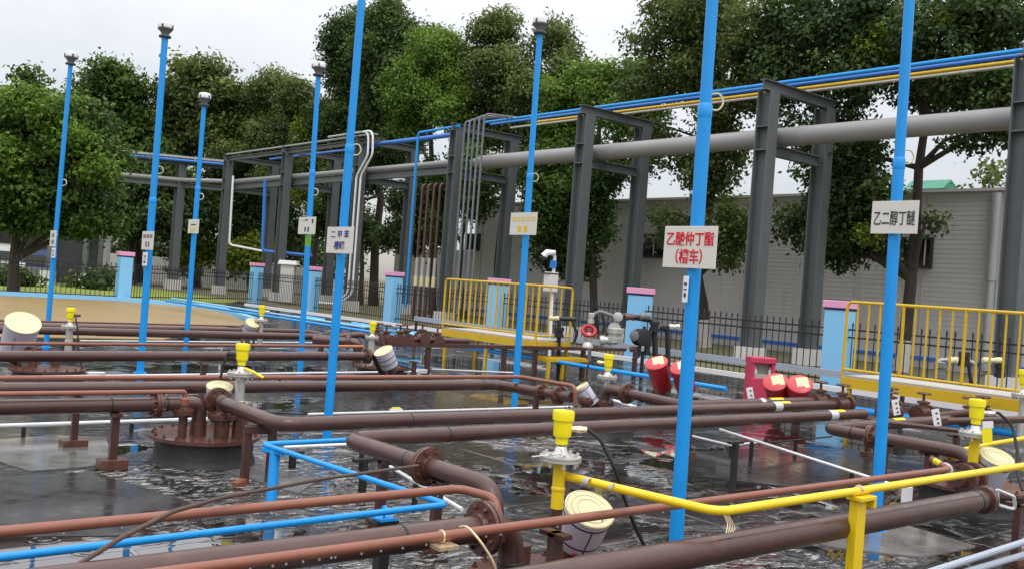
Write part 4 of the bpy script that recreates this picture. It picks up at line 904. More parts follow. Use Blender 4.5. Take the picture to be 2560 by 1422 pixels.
# --- blue pipe loop I
ib = [(5.6, 6.14, 0.40), (2.99, 6.14, 0.40), (3.15, 4.2, 0.40), (-0.4, 4.08, 0.40)]
t = pipe('bright blue pipe making a sharp loop in the foreground', ib, 0.0175, 'blue', 0.05, 12)
lg = G(665, 1375)
MB().tube([(3.02, 6.0, 0.385), (2.98, 5.93, 0.0)], 0.036, 12).obj('leg', M['blue'], t)
MB().bar((3.0, 6.1, 0.375), (3.06, 5.9, 0.375), 0.09, 0.02).obj('bracket', M['blue'], t, False)
bx = G(960, 1292, 0.36)
MB().box((bx.x, bx.y, 0.355), (0.1, 0.1, 0.012)).obj('bracket', M['blue'], t, False)
MB().tube([(bx.x, bx.y, 0.36), (bx.x, bx.y, 0.40)], 0.006, 6).lathe([(0.019, -.008), (0.022, -.006), (0.022, .006), (0.019, .008)], (bx.x, bx.y, 0.40), XA, 12).obj('u_bolt', M['blue'], t)
tag(MB().box((bx.x, bx.y, 0.17), (0.06, 0.06, 0.34)).bar((bx.x-.07, bx.y, .335), (bx.x+.07, bx.y, .335), 0.08, 0.02).obj('support_post', M['black'], None, False), 'short black post holding the blue loop near its front corner', 'support')
M['drop'] = paint('water_drop', (0.75, 0.78, 0.8), 0.05, 0.02, bump=0)
def drops(t, xs, y, z, seed):
    rg_ = random.Random(seed); first = None
    for x in xs:
        p = Vector((x+rg_.uniform(-.03, .03), y, z))
        if first is None:
            first = MB().lathe([(0.001, -.011), (0.0042, -.008), (0.005, -.003), (0.001, .002)], p, n=8).obj('water_drop', M['drop'], t); p0 = p
        else:
            o = first.copy(); COL.objects.link(o); o.parent = t; o.location = p-p0
drops(pipeF, [1.55, 1.63, 1.68, 1.74, 1.82, 1.86, 1.93, 2.02, 2.08, 2.2, 2.3, 2.66, 2.72, 2.95, 3.05, 3.1, 3.2, 3.36, 3.62, 3.75], fY, 0.55-.0215, 5)
drops(pipeH, [1.1, 1.32, 1.6, 1.9, 2.3, 2.44, 2.6, 2.75, 2.9], hY, 0.55-.0225, 6)
# --- yellow pipe J and main gauge
D5 = 4.85
gC = AT(1404, 1190, D5)
j0, j1, j2 = gC, G(1795, 1279, 0.665), G(2640, 1172, 0.70)
jz = gC.z
t = pipe('yellow pipe from the near gauge stand, bending and running off to the right edge', [gC+Vector((0.03, 0, 0)), j1, Vector((j2.x, j1.y-0.06, 0.70))], 0.0215, 'pyellow', 0.12, 16, welds=[(j1+Vector((0.1, -.002, 0.002)), XA), (j1+Vector((0.35, -.008, 0.004)), XA)])
for qa_, qb_ in ((.16, .2), (.34, .36)): MB().tube([gC.lerp(j1, qa_), gC.lerp(j1, qb_)], 0.0222, 14, caps=False).obj('bare_patch', M['concrete'], t)
tw = MB()
for k in range(4): tw.tube(bend([j1+Vector((0.04+.01*k, 0, -.01)), j1+Vector((0.05+.02*k, -0.02, -.05-.01*k)), j1+Vector((0.03+.015*k, -0.03, -.09))], 0.02), 0.003, 5)
tw.obj('wire_tie', M['brass'], t)
jp = ONY(2145, 1262, j1.y-0.025)
sp = thing('support_post', 'yellow steel post holding the yellow pipe in the right foreground', 'support', (jp.x, jp.y, 0))
MB().box((jp.x, jp.y, 0.30), (0.085, 0.05, 0.66)).obj('post', M['pyellow'], sp, False, 0.004)
MB().box((jp.x+0.012, jp.y-0.01, 0.645), (0.15, 0.09, 0.022)).box((jp.x+0.08, jp.y-0.01, 0.615), (0.022, 0.085, 0.05)).obj('bracket', M['pyellow'], sp, False, 0.003)
MB().lathe([(0.0225, -.006), (0.027, -.004), (0.027, .004), (0.0225, .006)], (jp.x+0.0, j1.y-0.025, 0.683), XA, 14).obj('u_bolt', M['brass'], sp)

# --- pipes of the middle and far rows
u8 = 11.55
pipe('brown pipe running from the left edge to the far manway with the cream topped pail', [(0.5, 10.95, z0), (7.35, 11.75, z0), (7.55, 11.80, 0.2)], PR+0.003, 'brown', 0.12, flanges=[((7.2, 11.73, z0), XA, 0.11)], welds=[((6.5, 11.65, z0), XA)])
q0, q1 = G(-60, 857, 0.58), G(905, 865, 0.58)
pipe('thin red oxide pipe above the left edge pipe, ending orange near the far manway', [q0, q1, q1+Vector((0.06, -0.1, -0.14))], 0.02, 'salmon', 0.04, 10, tapes=[(G(870, 865, 0.58), (q1-q0).normalized(), 0.55, 'orange')])
rows = [((-40, 800), (590, 815), 0.50, 0.022, 'brown', 'thin brown pipe nearest the ochre yard at the upper left'),
        ((-40, 806), (560, 819), 0.47, 0.024, 'salmon', 'pinkish thin pipe second from the ochre yard'),
        ((-40, 813), (760, 828), 0.48, 0.05, 'brown', 'brown pipe third from the ochre yard running left to right'),
        ((-40, 822), (790, 841), 0.48, 0.058, 'brown', 'thick brown pipe just behind the far left gauge')]
for (a, b_, z, r, m, lb) in rows:
    A, B = G(*a, z), G(*b_, z)
    pipe(lb, [A, B, B+Vector((0.25, -0.25, -0.03)), B+Vector((0.25, -0.25, -0.4))], r, m, 0.08, 12)
for (a, b_, z, r, m, lb) in [((200, 851), (840, 856), 0.06, 0.014, 'galv', 'thin pale conduit lying beyond the red oxide pipe at the left'),
                             ((240, 836), (640, 846), 0.2, 0.02, 'brown', 'thin brown pipe in the shade of the thick far left pipe')]:
    tag(MB().tube([G(*a, z), G(*b_, z)], r, 8).obj('conduit' if m == 'galv' else 'pipe', M[m], None), lb, 'conduit' if m == 'galv' else 'pipe')
sh = G(782, 848, z0); 
pipe('short fat brown pipe stub left of the far manway', [sh, sh+Vector((0.62, -0.42, 0.0)), sh+Vector((0.62, -.42, -.4))], 0.075, 'brown', 0.1, 16, flanges=[(sh+Vector((.48, -.33, 0)), (.83, -.56, 0), 0.12)])
rr0 = G(838, 848, 0.48)
pipe('thin brown pipe hooking over left of the far yellow gauge', [rr0+Vector((0, 0, 0.05)), rr0+Vector((0.5, 0, .1)), rr0+Vector((1.0, -0.2, -0.1))], 0.05, 'brown_rust', 0.15, 12)

# --- conduits (pale, low over the deck)
def conduit(label, pts, r=0.014, m='galv', boxes=(), posts=()):
    t = thing('conduit', label, 'conduit', (pts[0].x, pts[0].y, 0))
    MB().tube(bend(pts, 0.04), r, 10).obj('tube', M[m], t)
    for c, s in boxes: MB().box(c, s).obj('junction_box', M['galv'], t, False, 0.008)
    for c in posts:
        MB().bar((c.x, c.y, 0), (c.x, c.y, max(0.03, c.z-r)), 0.03, 0.03).obj('foot', M['black'], t, False)
    return t
def gp(px, py, z): return G(px, py, z)
bxA = gp(240, 938, .12)
conduit('white conduit behind the near red oxide pipes with a box left of the second pole', [gp(-40, 942, .12), gp(240, 939, .12), gp(1045, 928, .12)], 0.017, 'galv', [(bxA, (0.2, 0.09, 0.09)), (gp(1050, 927, .12), (0.24, 0.08, 0.07))], [gp(100, 941, .12), gp(420, 937, .12), gp(700, 931, .12)])
conduit('pale conduit continuing right of the junction box under the far platform', [gp(1080, 922, .1), gp(1290, 931, .1)], 0.014, 'galv')
conduit('white conduit low on the deck behind the near left manway', [gp(-40, 1065, .1), gp(440, 1049, .1), gp(540, 1046, .1)], 0.02, 'galv', posts=[gp(60, 1062, .1), gp(330, 1053, .1)])
cbx = gp(990, 1026, .1)
t = conduit('white conduit in front of the second manway with a small yellow tag', [gp(770, 1035, .1), gp(1430, 1016, .1)], 0.016, 'galv', [(cbx, (0.16, 0.05, 0.05))], [gp(880, 1032, .1), gp(1180, 1023, .1)])
MB().box(cbx+Vector((0, 0, 0.03)), (0.1, 0.03, 0.02)).obj('yellow_tag', M['gyellow'], t, False)
conduit('white conduit turning a corner inside the blue loop and slanting forward', [gp(710, 1117, .16), gp(880, 1109, .16), gp(1155, 1272, .16)], 0.013, 'white', posts=[gp(905, 1124, .16), gp(1040, 1205, .16)])
conduit('white conduit slanting right of the thick red sign pole', [gp(1715, 1085, .1), gp(1828, 1112, .1), gp(1900, 1104, .1)], 0.012, 'white', posts=[gp(1828, 1112, .1)])
conduit('long white conduit slanting down towards the right hand sign pole', [gp(1800, 1072, .22), gp(2240, 1213, .16)], 0.013, 'white', posts=[gp(1880, 1100, .21), gp(2130, 1177, .17)])
conduit('short white conduit right of the mid distance manway', [gp(1535, 1000, .06), gp(1608, 1022, .06)], 0.02, 'white')
conduit('thin dark conduit right of the mid distance pipes leading to a black post', [gp(1895, 1108, .14), gp(2080, 1090, .14)], 0.009, 'black', posts=[gp(1990, 1098, .14)])
for k, (lb, dz) in enumerate((('upper grey handrail tube in the bottom right corner', 0.0), ('lower grey handrail tube in the bottom right corner', -0.035))):
    a, b_ = AT(2290, 1440+26*k, 3.6), AT(2640, 1328+34*k, 4.4)
    tag(MB().tube([a, b_], 0.014, 10).obj('handrail_tube', M['bluegrey'], None), lb, 'rail')
# --- hanging cables
def cable(label, pts, r, m, sag=0): return tag(MB().tube(bend(pts, 0.25, 8), r, 8).obj('cable', M[m], None), label, 'cable')
cable('brown cable drooping across the red oxide and blue pipes at the lower left', [AT(130, 1450, 3.25), AT(300, 1345, 3.5), AT(430, 1278, 3.72), AT(560, 1242, 4.1), AT(800, 1197, 4.9), AT(1045, 1163, 5.6)], 0.0095, 'cable')
cable('pale frayed wire hanging from the red oxide pipe in front of the flange', [AT(1150, 1316, 3.92), AT(1168, 1314, 3.88), AT(1200, 1350, 3.85), AT(1232, 1400, 3.85), AT(1245, 1440, 3.85)], 0.0055, 'brass')

# ================================================================== SUPPORTS
def support(label, p, zt, wd=0.06, foot=0.16, m='brown', head=True, fz=0.05):
    t = thing('pipe_support', label, 'support', (p.x, p.y, 0), 'brown pipe supports')
    MB().box((p.x, p.y, zt/2), (wd, wd*0.8, zt)).obj('post', M[m], t, False, 0.004)
    if foot: MB().box((p.x, p.y, fz/2), (foot, foot*0.7, fz)).obj('foot_plate', M['brown_rust' if m == 'brown' else m], t, False, 0.003)
    if head: MB().bar((p.x, p.y-0.08, zt-0.01), (p.x, p.y+0.08, zt-0.01), 0.06, 0.02).obj('head_bracket', M[m], t, False)
    return t
support('brown square post with a channel foot under the left pipe', Vector((G(258, 1158).x, YA_-0.03, 0)), z0-PR, 0.06, 0.2, fz=0.075)
support('brown post behind the left pipe standing on a rusty foot', Vector((G(172, 1108).x, 8.5, 0)), z0-PR, 0.055, 0.2, fz=0.06)
pC = Vector((nA2.x, G(615, 1205).y, 0))
t = thing('pipe_support', 'brown two legged pipe trestle right of the near left manway', 'support', (pC.x, pC.y, 0), 'brown pipe supports')
qa, qb = G(610, 1207), G(672, 1207)
for q in (qa, qb): MB().box((q.x, q.y, 0.205), (0.055, 0.05, 0.41)).obj('leg', M['brown'], t, False, 0.004)
MB().bar((qa.x-0.03, qa.y, 0.40), (qb.x+0.03, qb.y, 0.40), 0.055, 0.06).obj('cross_bar', M['brown'], t, False, 0.004)
MB().bar((qa.x-.01, qa.y-.03, 0.02), (qa.x-0.1, qa.y-.06, 0.0), 0.06, 0.05).obj('rust_wedge', M['salmon'], t, False)
spos = [('brown post under the pipe behind the near left gauge, at the bend', G(1196, 1028), yb, z0-PR), ('brown post under the main pipes right of the near gauge', G(1632, 1120), cy, z0-PR),
        ('brown post under the second main pipe left of the long white conduit', G(1947, 1095), dY+.13, z0-PR), ('dark brown post below the flange of the right corner pipe', Vector((kX, 4.6, 0)), 4.52, z0-PR),
        ('brown post under the right corner pipe behind the sign pole', Vector((kX+.02, 4.1, 0)), 4.12, z0-PR), ('brown post under the end of the big front right pipe', G(2437, 1385), gY, z0-0.07),
        ('brown post under the flange of the sharply turned pipe', Vector((nD.x, 4.8, 0)), 4.66, z0-PR), ('brown post under the sharply turned pipe beside the white conduit', Vector((nD.x+.02, 5.3, 0)), 5.3, z0-PR),
        ('tall brown post holding the red oxide pipe at the bottom', G(1103, 1470), fY, 0.5), ('brown post under the left edge pipe below the second pole', G(300, 925), 11.15, z0-PR), ('brown post under the left edge pipe near the tall blue pole', G(860, 935), 11.65, z0-PR),
        ('brown post on the right side of the big pipe elbow beside the gauge stand', G(2395, 1220), 4.35, 0.5)]
for lb, g, yy, zt in spos: support(lb, Vector((g.x, yy, 0)), zt, 0.06, 0.15)
cp = Vector((ONY(1103, 1340, fY).x, fY, 0.55))
tag(MB().lathe([(0.0225, -.006), (0.028, -.004), (0.028, .004), (0.0225, .006)], cp, XA, 14).bar(cp+Vector((-.05, -.03, -.035)), cp+Vector((.05, -.03, -.035)), 0.07, 0.014).obj('pipe_clamp', M['brass'], None), 'bare metal clamp on the red oxide pipe at the bottom', 'clamp')
for lb, px, py, zz in (('black stake beside the drooping cable inside the blue loop', 905, 1230, 0.24), ('short black bracket on the deck right of the two legged trestle', 730, 1168, 0.12), ('black stake under the bend of the slanting white conduit', 1832, 1205, 0.36)):
    g = G(px, py); tag(MB().box((g.x, g.y, zz/2), (0.045, 0.045, zz)).bar((g.x-0.09, g.y, zz), (g.x+0.09, g.y, zz), 0.05, 0.022).obj('stake', M['black'], None, False), lb, 'stake')

# ================================================================== GAUGES
def gauge(label, px, py, D, scale=1.0, stem='silver', zb=0.2, side=1, cable_pts=None, gland='brass', strap=False, stemr=0.032, low=None):
    c = AT(px, py, D)                                        # middle of the yellow head
    t = thing('level_gauge', label, 'gauge', (c.x, c.y, max(0, zb)), 'yellow headed tank level gauges')
    s = scale; x, y, z = c
    prof = [(0.030, -.088), (0.033, -.085), (0.033, -.055), (0.045, -.045), (0.048, -.03), (0.048, .034), (0.056, .038), (0.0575, .075), (0.054, .087), (0.02, .09)]
    MB().lathe([(r*s, h*s) for r, h in prof], c, n=24).obj('head', M['gyellow'], t)
    MB().lathe([(0.022*s, -.095*s), (0.028*s, -.10*s), (0.035*s, -.125*s), (0.05*s, -.14*s), (0.055*s, -.145*s)][::-1], c, n=20).obj('neck', M['silver'], t)
    mb = MB(); mb.lathe([(0.05*s, -.176*s), (0.108*s, -.172*s), (0.108*s, -.162*s), (0.1*s, -.16*s), (0.1*s, -.157*s), (0.108*s, -.155*s), (0.108*s, -.146*s), (0.05*s, -.142*s)], c, n=28)
    for k in range(8):
        a = 2*math.pi*(k+.3)/8; p = c+Vector((math.cos(a)*.09*s, math.sin(a)*.09*s, 0)); mb.tube([p+Vector((0, 0, -.2*s)), p+Vector((0, 0, -.128*s))], 0.009*s, 6)
    mb.obj('flange', M['silver'], t)
    zf = z-.174*s; zm = low if low else zb
    MB().tube([(x, y, zm), (x, y, zf)], stemr*s, 16).lathe([(stemr*s, -.012), (stemr*1.12*s, -.006), (stemr*1.12*s, .006), (stemr*s, .012)], (x, y, (zm+zf)/2-.02), n=16).obj('standpipe', M[stem], t)
    if low: MB().tube([(x, y, zb), (x, y, low)], stemr*1.02*s, 16).obj('lower_standpipe', M['brown'], t)
    sdv = RT*side; sdv = Vector((sdv.x, sdv.y, 0)).normalized(); g0 = c+sdv*0.045*s+Vector((0, 0, -.005*s)); g1 = c+sdv*0.125*s+Vector((0, 0, -.004*s))
    MB().tube([g0, g0.lerp(g1, .35)], 0.016*s, 8).tube([g0.lerp(g1, .35), g0.lerp(g1, .7)], 0.02*s, 6).tube([g0.lerp(g1, .7), g1], 0.016*s, 8).obj('cable_gland', M[gland], t)
    if cable_pts:
        MB().tube(bend([g1]+[AT(*q) if len(q) == 3 else q for q in cable_pts], 0.12, 8), 0.0105*max(s, .9), 8).obj('cable', M['black'], t)
    if strap:
        MB().tube(bend([c+Vector((-.03, -.03, -.11))*s, c+Vector((-.06, -.08, -.12))*s, c-RT*0.16*s+Vector((0, -.02, -.15))*s], 0.03), 0.006*s, 6).obj('wire_strap', M['silver'], t)
    return t
gauge('largest yellow gauge on a yellow stand in the foreground, brass gland and black cable', 1407, 1067, D5, 0.97, 'pyellow', 0.12, 1, [(1470, 1073, D5), (1500, 1095, D5), (1535, 1165, D5-.02), (1560, 1245, D5+.05), (1585, 1310, D5+.2), (1612, 1366, D5+.3)], strap=True, stemr=0.033, low=AT(1404, 1270, D5).z)
DB = 8.45
gauge('yellow gauge on a silver flange over the near left manway, black cable on its left', 606, 885, DB, 1.08, 'silver', 0.24, -1, [(575, 880, DB), (560, 905, DB), (551, 945, DB)], gland='black', stemr=0.04)
gauge('yellow gauge behind the mid distance manway with its gland on the left', 1521, 905, 11.4, 1.1, 'silver', 0.2, -1, [(1490, 897, 11.4), (1472, 905, 11.4), (1465, 940, 11.4), (1478, 985, 11.3), (1500, 1015, 11.3)])
gauge('yellow gauge on a yellow stand near the right edge with a long black cable', 2442, 1028, 7.6, 1.12, 'pyellow', 0.2, 1, [(2495, 1030, 7.6), (2530, 1060, 7.6), (2543, 1120, 7.5), (2543, 1180, 7.4), (2556, 1225, 7.3)], gland='silver', stemr=0.035)
gauge('yellow gauge furthest left in front of the ochre yard, dark gland on its right', 177, 786, 13.0, 1.03, 'silver', 0.3, 1, [(188, 790, 12.9), (194, 820, 12.9), (196, 870, 12.9), (205, 920, 12.9), (213, 934, 12.9)], gland='black', stemr=0.045)
gauge('small yellow gauge far off at the edge of the ochre yard', 655, 776, 16.6, 1.05, 'silver', 0.3, 1, None, stemr=0.04)
gauge('far yellow gauge above the cream topped pail with a long black cable', 932, 817, 14.2, 0.95, 'silver', 0.3, 1, [(948, 822, 14.1), (955, 850, 14.0), (968, 885, 13.9), (990, 908, 13.9), (1035, 924, 13.9)], gland='black', stemr=0.05)
gauge('yellow gauge cut by the right edge behind the near platform railing', 2562, 946, 11.0, 1.2, 'silver', 0.3, 1)
yt = AT(604, 925, DB)
tag(MB().tube(bend([yt+Vector((.02, -.03, 0.02)), AT(632, 928, DB-.05), AT(658, 943, DB-.05)], .05), 0.012, 6).obj('yellow_strap', M['gyellow'], None), 'short yellow strap hanging from the flange of the near left gauge', 'strap')
a = AT(2468, 1080, 7.45)
t = thing('hanging_tag', 'yellow tag with white top hanging beside the right gauge', 'tag', (a.x, a.y, a.z-.1))
Mx = Matrix((Vector((RT.x, RT.y, 0)).normalized(), Vector((FW.x, FW.y, 0)).normalized(), Vector((0, 0, 1)))).transposed() @ Matrix.Rotation(-0.12, 3, 'Y')
MB().box(a-Vector((0, 0, 0.018)), (0.075, 0.01, 0.12), Mx).obj('tag_body', M['gyellow'], t, False); MB().box(a+Vector((0, 0, 0.06)), (0.08, 0.013, 0.05), Mx).obj('tag_top', M['white'], t, False)

# ================================================================== PAILS AND RED BUCKETS
def pail(label, top, bot, D, r, dTop=0.0, bands=(0.22,), stripe=True, stub=True, prints=False):
    a, b_ = AT(*bot, D), AT(*top, D+dTop); ax = (b_-a); h = ax.length; ax.normalize()
    t = thing('white_pail', label, 'pail', a, 'white pails capping the slanted nozzles')
    MB().lathe([(r*0.90, 0), (r*0.92, 0.004), (r*0.99, h-.012), (r*1.0, h-.006)], a, ax, 28).obj('pail_body', M['pail'], t)
    MB().lathe([(r*0.97, h-.01), (r*1.03, h-.008), (r*1.03, h+.004), (r*.98, h+.008), (r*.93, h+.003), (r*.78, h+.003), (r*.76, h+.008), (r*.72, h+.003), (r*.55, h+.003), (r*.53, h+.007), (r*.5, h+.002), (0.002, h+.002)], a, ax, 32).obj('lid', M['cream'], t)
    for q in bands:
        z = h*(1-q); rr = r*(0.92+0.07*(z/h)); MB().lathe([(rr*1.0, z-.006), (rr*1.012, z-.005), (rr*1.012, z+.005), (rr*1.0, z+.006)], a, ax, 28).obj('printed_band', M['purple'], t)
    if stripe:
        v = -FW+RT*0.28; v = (v-ax*v.dot(ax)).normalized(); s = ax.cross(v)
        MB().bar(a+ax*h*.12+v*r*.935, a+ax*h*.8+v*r*.99, 0.006, 0.004).obj('printed_stripe', M['purple'], t, False)
    if prints:
        v = -FW-RT*0.75; v = (v-ax*v.dot(ax)).normalized()
        MB().bar(a+ax*h*.05+v*r*.94, a+ax*h*.14+v*r*.95, 0.05, 0.006).obj('red_print', M['redprint'], t, False)
        v = -FW+RT*0.0; v = (v-ax*v.dot(ax)).normalized()
        MB().bar(a+ax*h*.05+v*r*.935, a+ax*h*.11+v*r*.945, 0.04, 0.006).obj('red_print', M['redprint'], t, False)
    if stub: MB().tube([a-ax*0.1, a+ax*0.02], r*0.5, 14).tube([a-ax*0.1, Vector((a.x, a.y, max(0.1, a.z-0.25)))], 0.045, 10).obj('nozzle_stub', M['brown_rust'], t)
    return t
pail('largest white pail with ringed cream lid tilted beside the front gauge stand', (1474, 1272), (1440, 1350), 5.15, 0.132, -0.11, (0.17, 0.78), True, True, True)
pail('white pail with cream lid standing behind the elbow of the near left manway', (550, 965), (543, 1022), 8.5, 0.112, -0.06, (0.25,), False)
pail('bulky white pail tilted behind the pipes at the left edge', (58, 806), (38, 880), 12.3, 0.205, -0.22, (), True)
pail('white pail with cream top leaning by the far manway under the black cable', (958, 876), (975, 914), 13.7, 0.135, -0.1, (0.4, 0.7), False)
pail('white pail lying tilted over the mid distance manway, dark printed bands', (1453, 965), (1482, 1008), 11.2, 0.088, -0.02, (0.15, 0.8), True)
pail('white pail with cream lid near the right edge above the yellow pipe', (2492, 1141), (2462, 1212), 7.7, 0.128, -0.12, (0.2,), False)
pail('partly hidden white pail far off beneath the small far gauge', (632, 806), (622, 830), 16.6, 0.12, -0.1, (0.4,), False)
def bucket(label, top, bot, D, r, dTop):
    a, b_ = AT(*bot, D), AT(*top, D+dTop); ax = (b_-a); h = ax.length; ax.normalize()
    t = thing('red_bucket', label, 'bucket', a, 'red lidded fire buckets')
    MB().lathe([(r*0.84, 0), (r*0.86, 0.006), (r*0.98, h-.02), (r*1.0, h)], a, ax, 26).obj('bucket_body', M['red'], t)
    MB().lathe([(r*1.0, h-.008), (r*1.05, h-.006), (r*1.05, h+.012), (r*1.0, h+.018), (r*.5, h+.028), (0.002, h+.03)], a, ax, 26).obj('lid', M['redlid'], t)
    u = RT-ax*RT.dot(ax); u.normalize(); v = ax.cross(u)
    MB().box(a+ax*(h+.03)+u*r*.2, (r*1.0, r*1.1, 0.012), Matrix((u, v, ax)).transposed() @ Matrix.Rotation(0.12, 3, 'X')).obj('sticker', M['cream'], t, False)
    p = Vector((a.x, a.y, 0)); MB().tube([p, a+ax*0.05], 0.06, 10).obj('nozzle_stub', M['brown_rust'], t)
    return t
bucket('red lidded bucket tilted left of the thick near pole, cream sticker on its lid', (1641, 907), (1657, 968), 14.5, 0.165, -0.2)
bucket('red lidded bucket half hidden behind the thick near pole', (1704, 918), (1716, 975), 14.3, 0.165, -0.2)
bucket('red bucket with cream sticker in front of the pinkish red box', (1939, 955), (1946, 1010), 13.8, 0.165, -0.26)
bucket('rightmost red bucket with cream sticker right of the pinkish red box', (2000, 960), (1994, 1012), 13.6, 0.165, -0.26)
e0 = G(1892, 1000, 0.0); DE = 15.3; e1 = AT(1905, 892, DE); eb = AT(1892, 1000, DE)
t = thing('extinguisher_box', 'pinkish red fire extinguisher box with an open top window beside the red buckets', 'box', (eb.x, eb.y, 0))
Mx = Matrix((Vector((RT.x, RT.y, 0)).normalized(), Vector((FW.x, FW.y, 0)).normalized(), Vector((0, 0, 1)))).transposed() @ Matrix.Rotation(0.12, 3, 'Z')
zt = e1.z; zb_ = 0.02; hh = zt-zb_; wd = 62*DE/FPX
B = MB(); cx = Vector((eb.x+0.03, eb.y, 0))
B.box(cx+Vector((0, 0, zb_+hh*.29)), (wd, 0.30, hh*.58), Mx).box(cx+Vector((0, 0, zt-hh*.06)), (wd*1.02, 0.32, hh*.12), Mx)
for s in (-1, 1): B.box(cx+Mx @ Vector((s*wd*.42, 0, zb_+hh*.7)), (wd*.15, 0.28, hh*.37), Mx)
MB().box(cx+Mx @ Vector((0, 0.0, zb_+hh*.7)), (wd*.71, 0.02, hh*.36), Mx).obj('inner_panel', M['concrete'], t, False)
B.obj('box_body', M['pinkred'], t, False, 0.012)
for s in (-.12, .14): MB().lathe([(0.035, 0), (0.04, .02), (0.04, .1), (0.015, .13), (0.02, .16)], cx+Mx @ Vector((s, -.07, zb_+hh*.60)), n=12).obj('extinguisher_top', M['white'], t)
MB().box(cx+Mx @ Vector((0, -.1, zb_+hh*.6)), (wd*.66, 0.02, hh*.13), Mx).obj('inner_card', M['concrete'], t, False)
marks_m = MB()
for k in range(4): marks_m.box(cx+Mx @ Vector((-.13+.085*k, -.142, zb_+hh*.4)), (0.05, 0.004, 0.03), Mx)
marks_m.obj('lettering', M['white'], t, False)

# ================================================================== MANWAYS OF THE FAR ROWS
for lb, px, py, z, r in (('dark manway behind the left edge pipe under the furthest left gauge', 118, 925, 0.12, 0.42), ('far manway under the cream topped pail', 955, 918, 0.15, 0.42), ('manway at the right below the yellow stand gauge', 2432, 1215, 0.18, 0.45)):
    g = G(px, py, z); manway(lb, g, r, z+.03, [(g.x-.15, g.y+.1, .055, .36, .1), (g.x+.12, g.y+.12, .05, .33, .095)])
gd = Vector((8.0, 3.3, 0))
t = pipe('short brown flanged tee at the right manway beside the red oxide pipe end', [(7.35, 3.42, 0.40), (7.95, 3.42, 0.40), (7.95, 3.42, 0.12)], 0.058, 'brown_rust', 0.12, 14, flanges=[((7.45, 3.42, 0.40), XA, 0.115), ((7.6, 3.42, .40), XA, 0.115)])
t2 = thing('black_valve', 'small black valve at the end of the long red oxide pipe', 'valve', (6.95, 3.35, 0.4))
MB().tube([(6.84, 3.34, 0.53), (7.35, 3.42, 0.44)], 0.03, 12).obj('valve_body', M['iron'], t2)
MB().lathe([(0.05, -.02), (0.06, -.015), (0.06, .015), (0.05, .02)], (7.02, 3.36, 0.50), (1, .1, -.1), 14).obj('valve_collar', M['silver'], t2)
MB().box((6.5, 3.36, 0.3), (0.06, 0.05, 0.24)).obj('white_tag', M['white'], t2, False)
for lb, pts in (('upper yellow pipe behind the right gauge stand', [(2358, 1133, .42), (2480, 1108, .45), (2600, 1088, .47)]), ('lower yellow pipe behind the right gauge stand', [(2358, 1136, .4), (2420, 1150, .38), (2600, 1178, .34)])):
    tag(MB().tube([AT(p[0], p[1], 8.4) for p in pts], 0.019, 10).obj('pipe', M['pyellow'], None), lb, 'pipe')
for lb, a, b_, D, r, m in (('brown pipe at the right edge behind the gauge cable', (2370, 1052), (2620, 1046), 9.6, 0.035, 'brown'), ('thin red brown pipe right of the sign pole leading to the right gauge', (2215, 1055), (2420, 1078), 9.2, 0.022, 'brown'),
                           ('thick brown pipe entering under the near platform at right', (2350, 1040), (2440, 1030), 11.0, 0.05, 'brown_rust')):
    tag(MB().tube([AT(*a, D), AT(*b_, D-0.3)], r, 12).obj('pipe', M[m], None), lb, 'pipe')

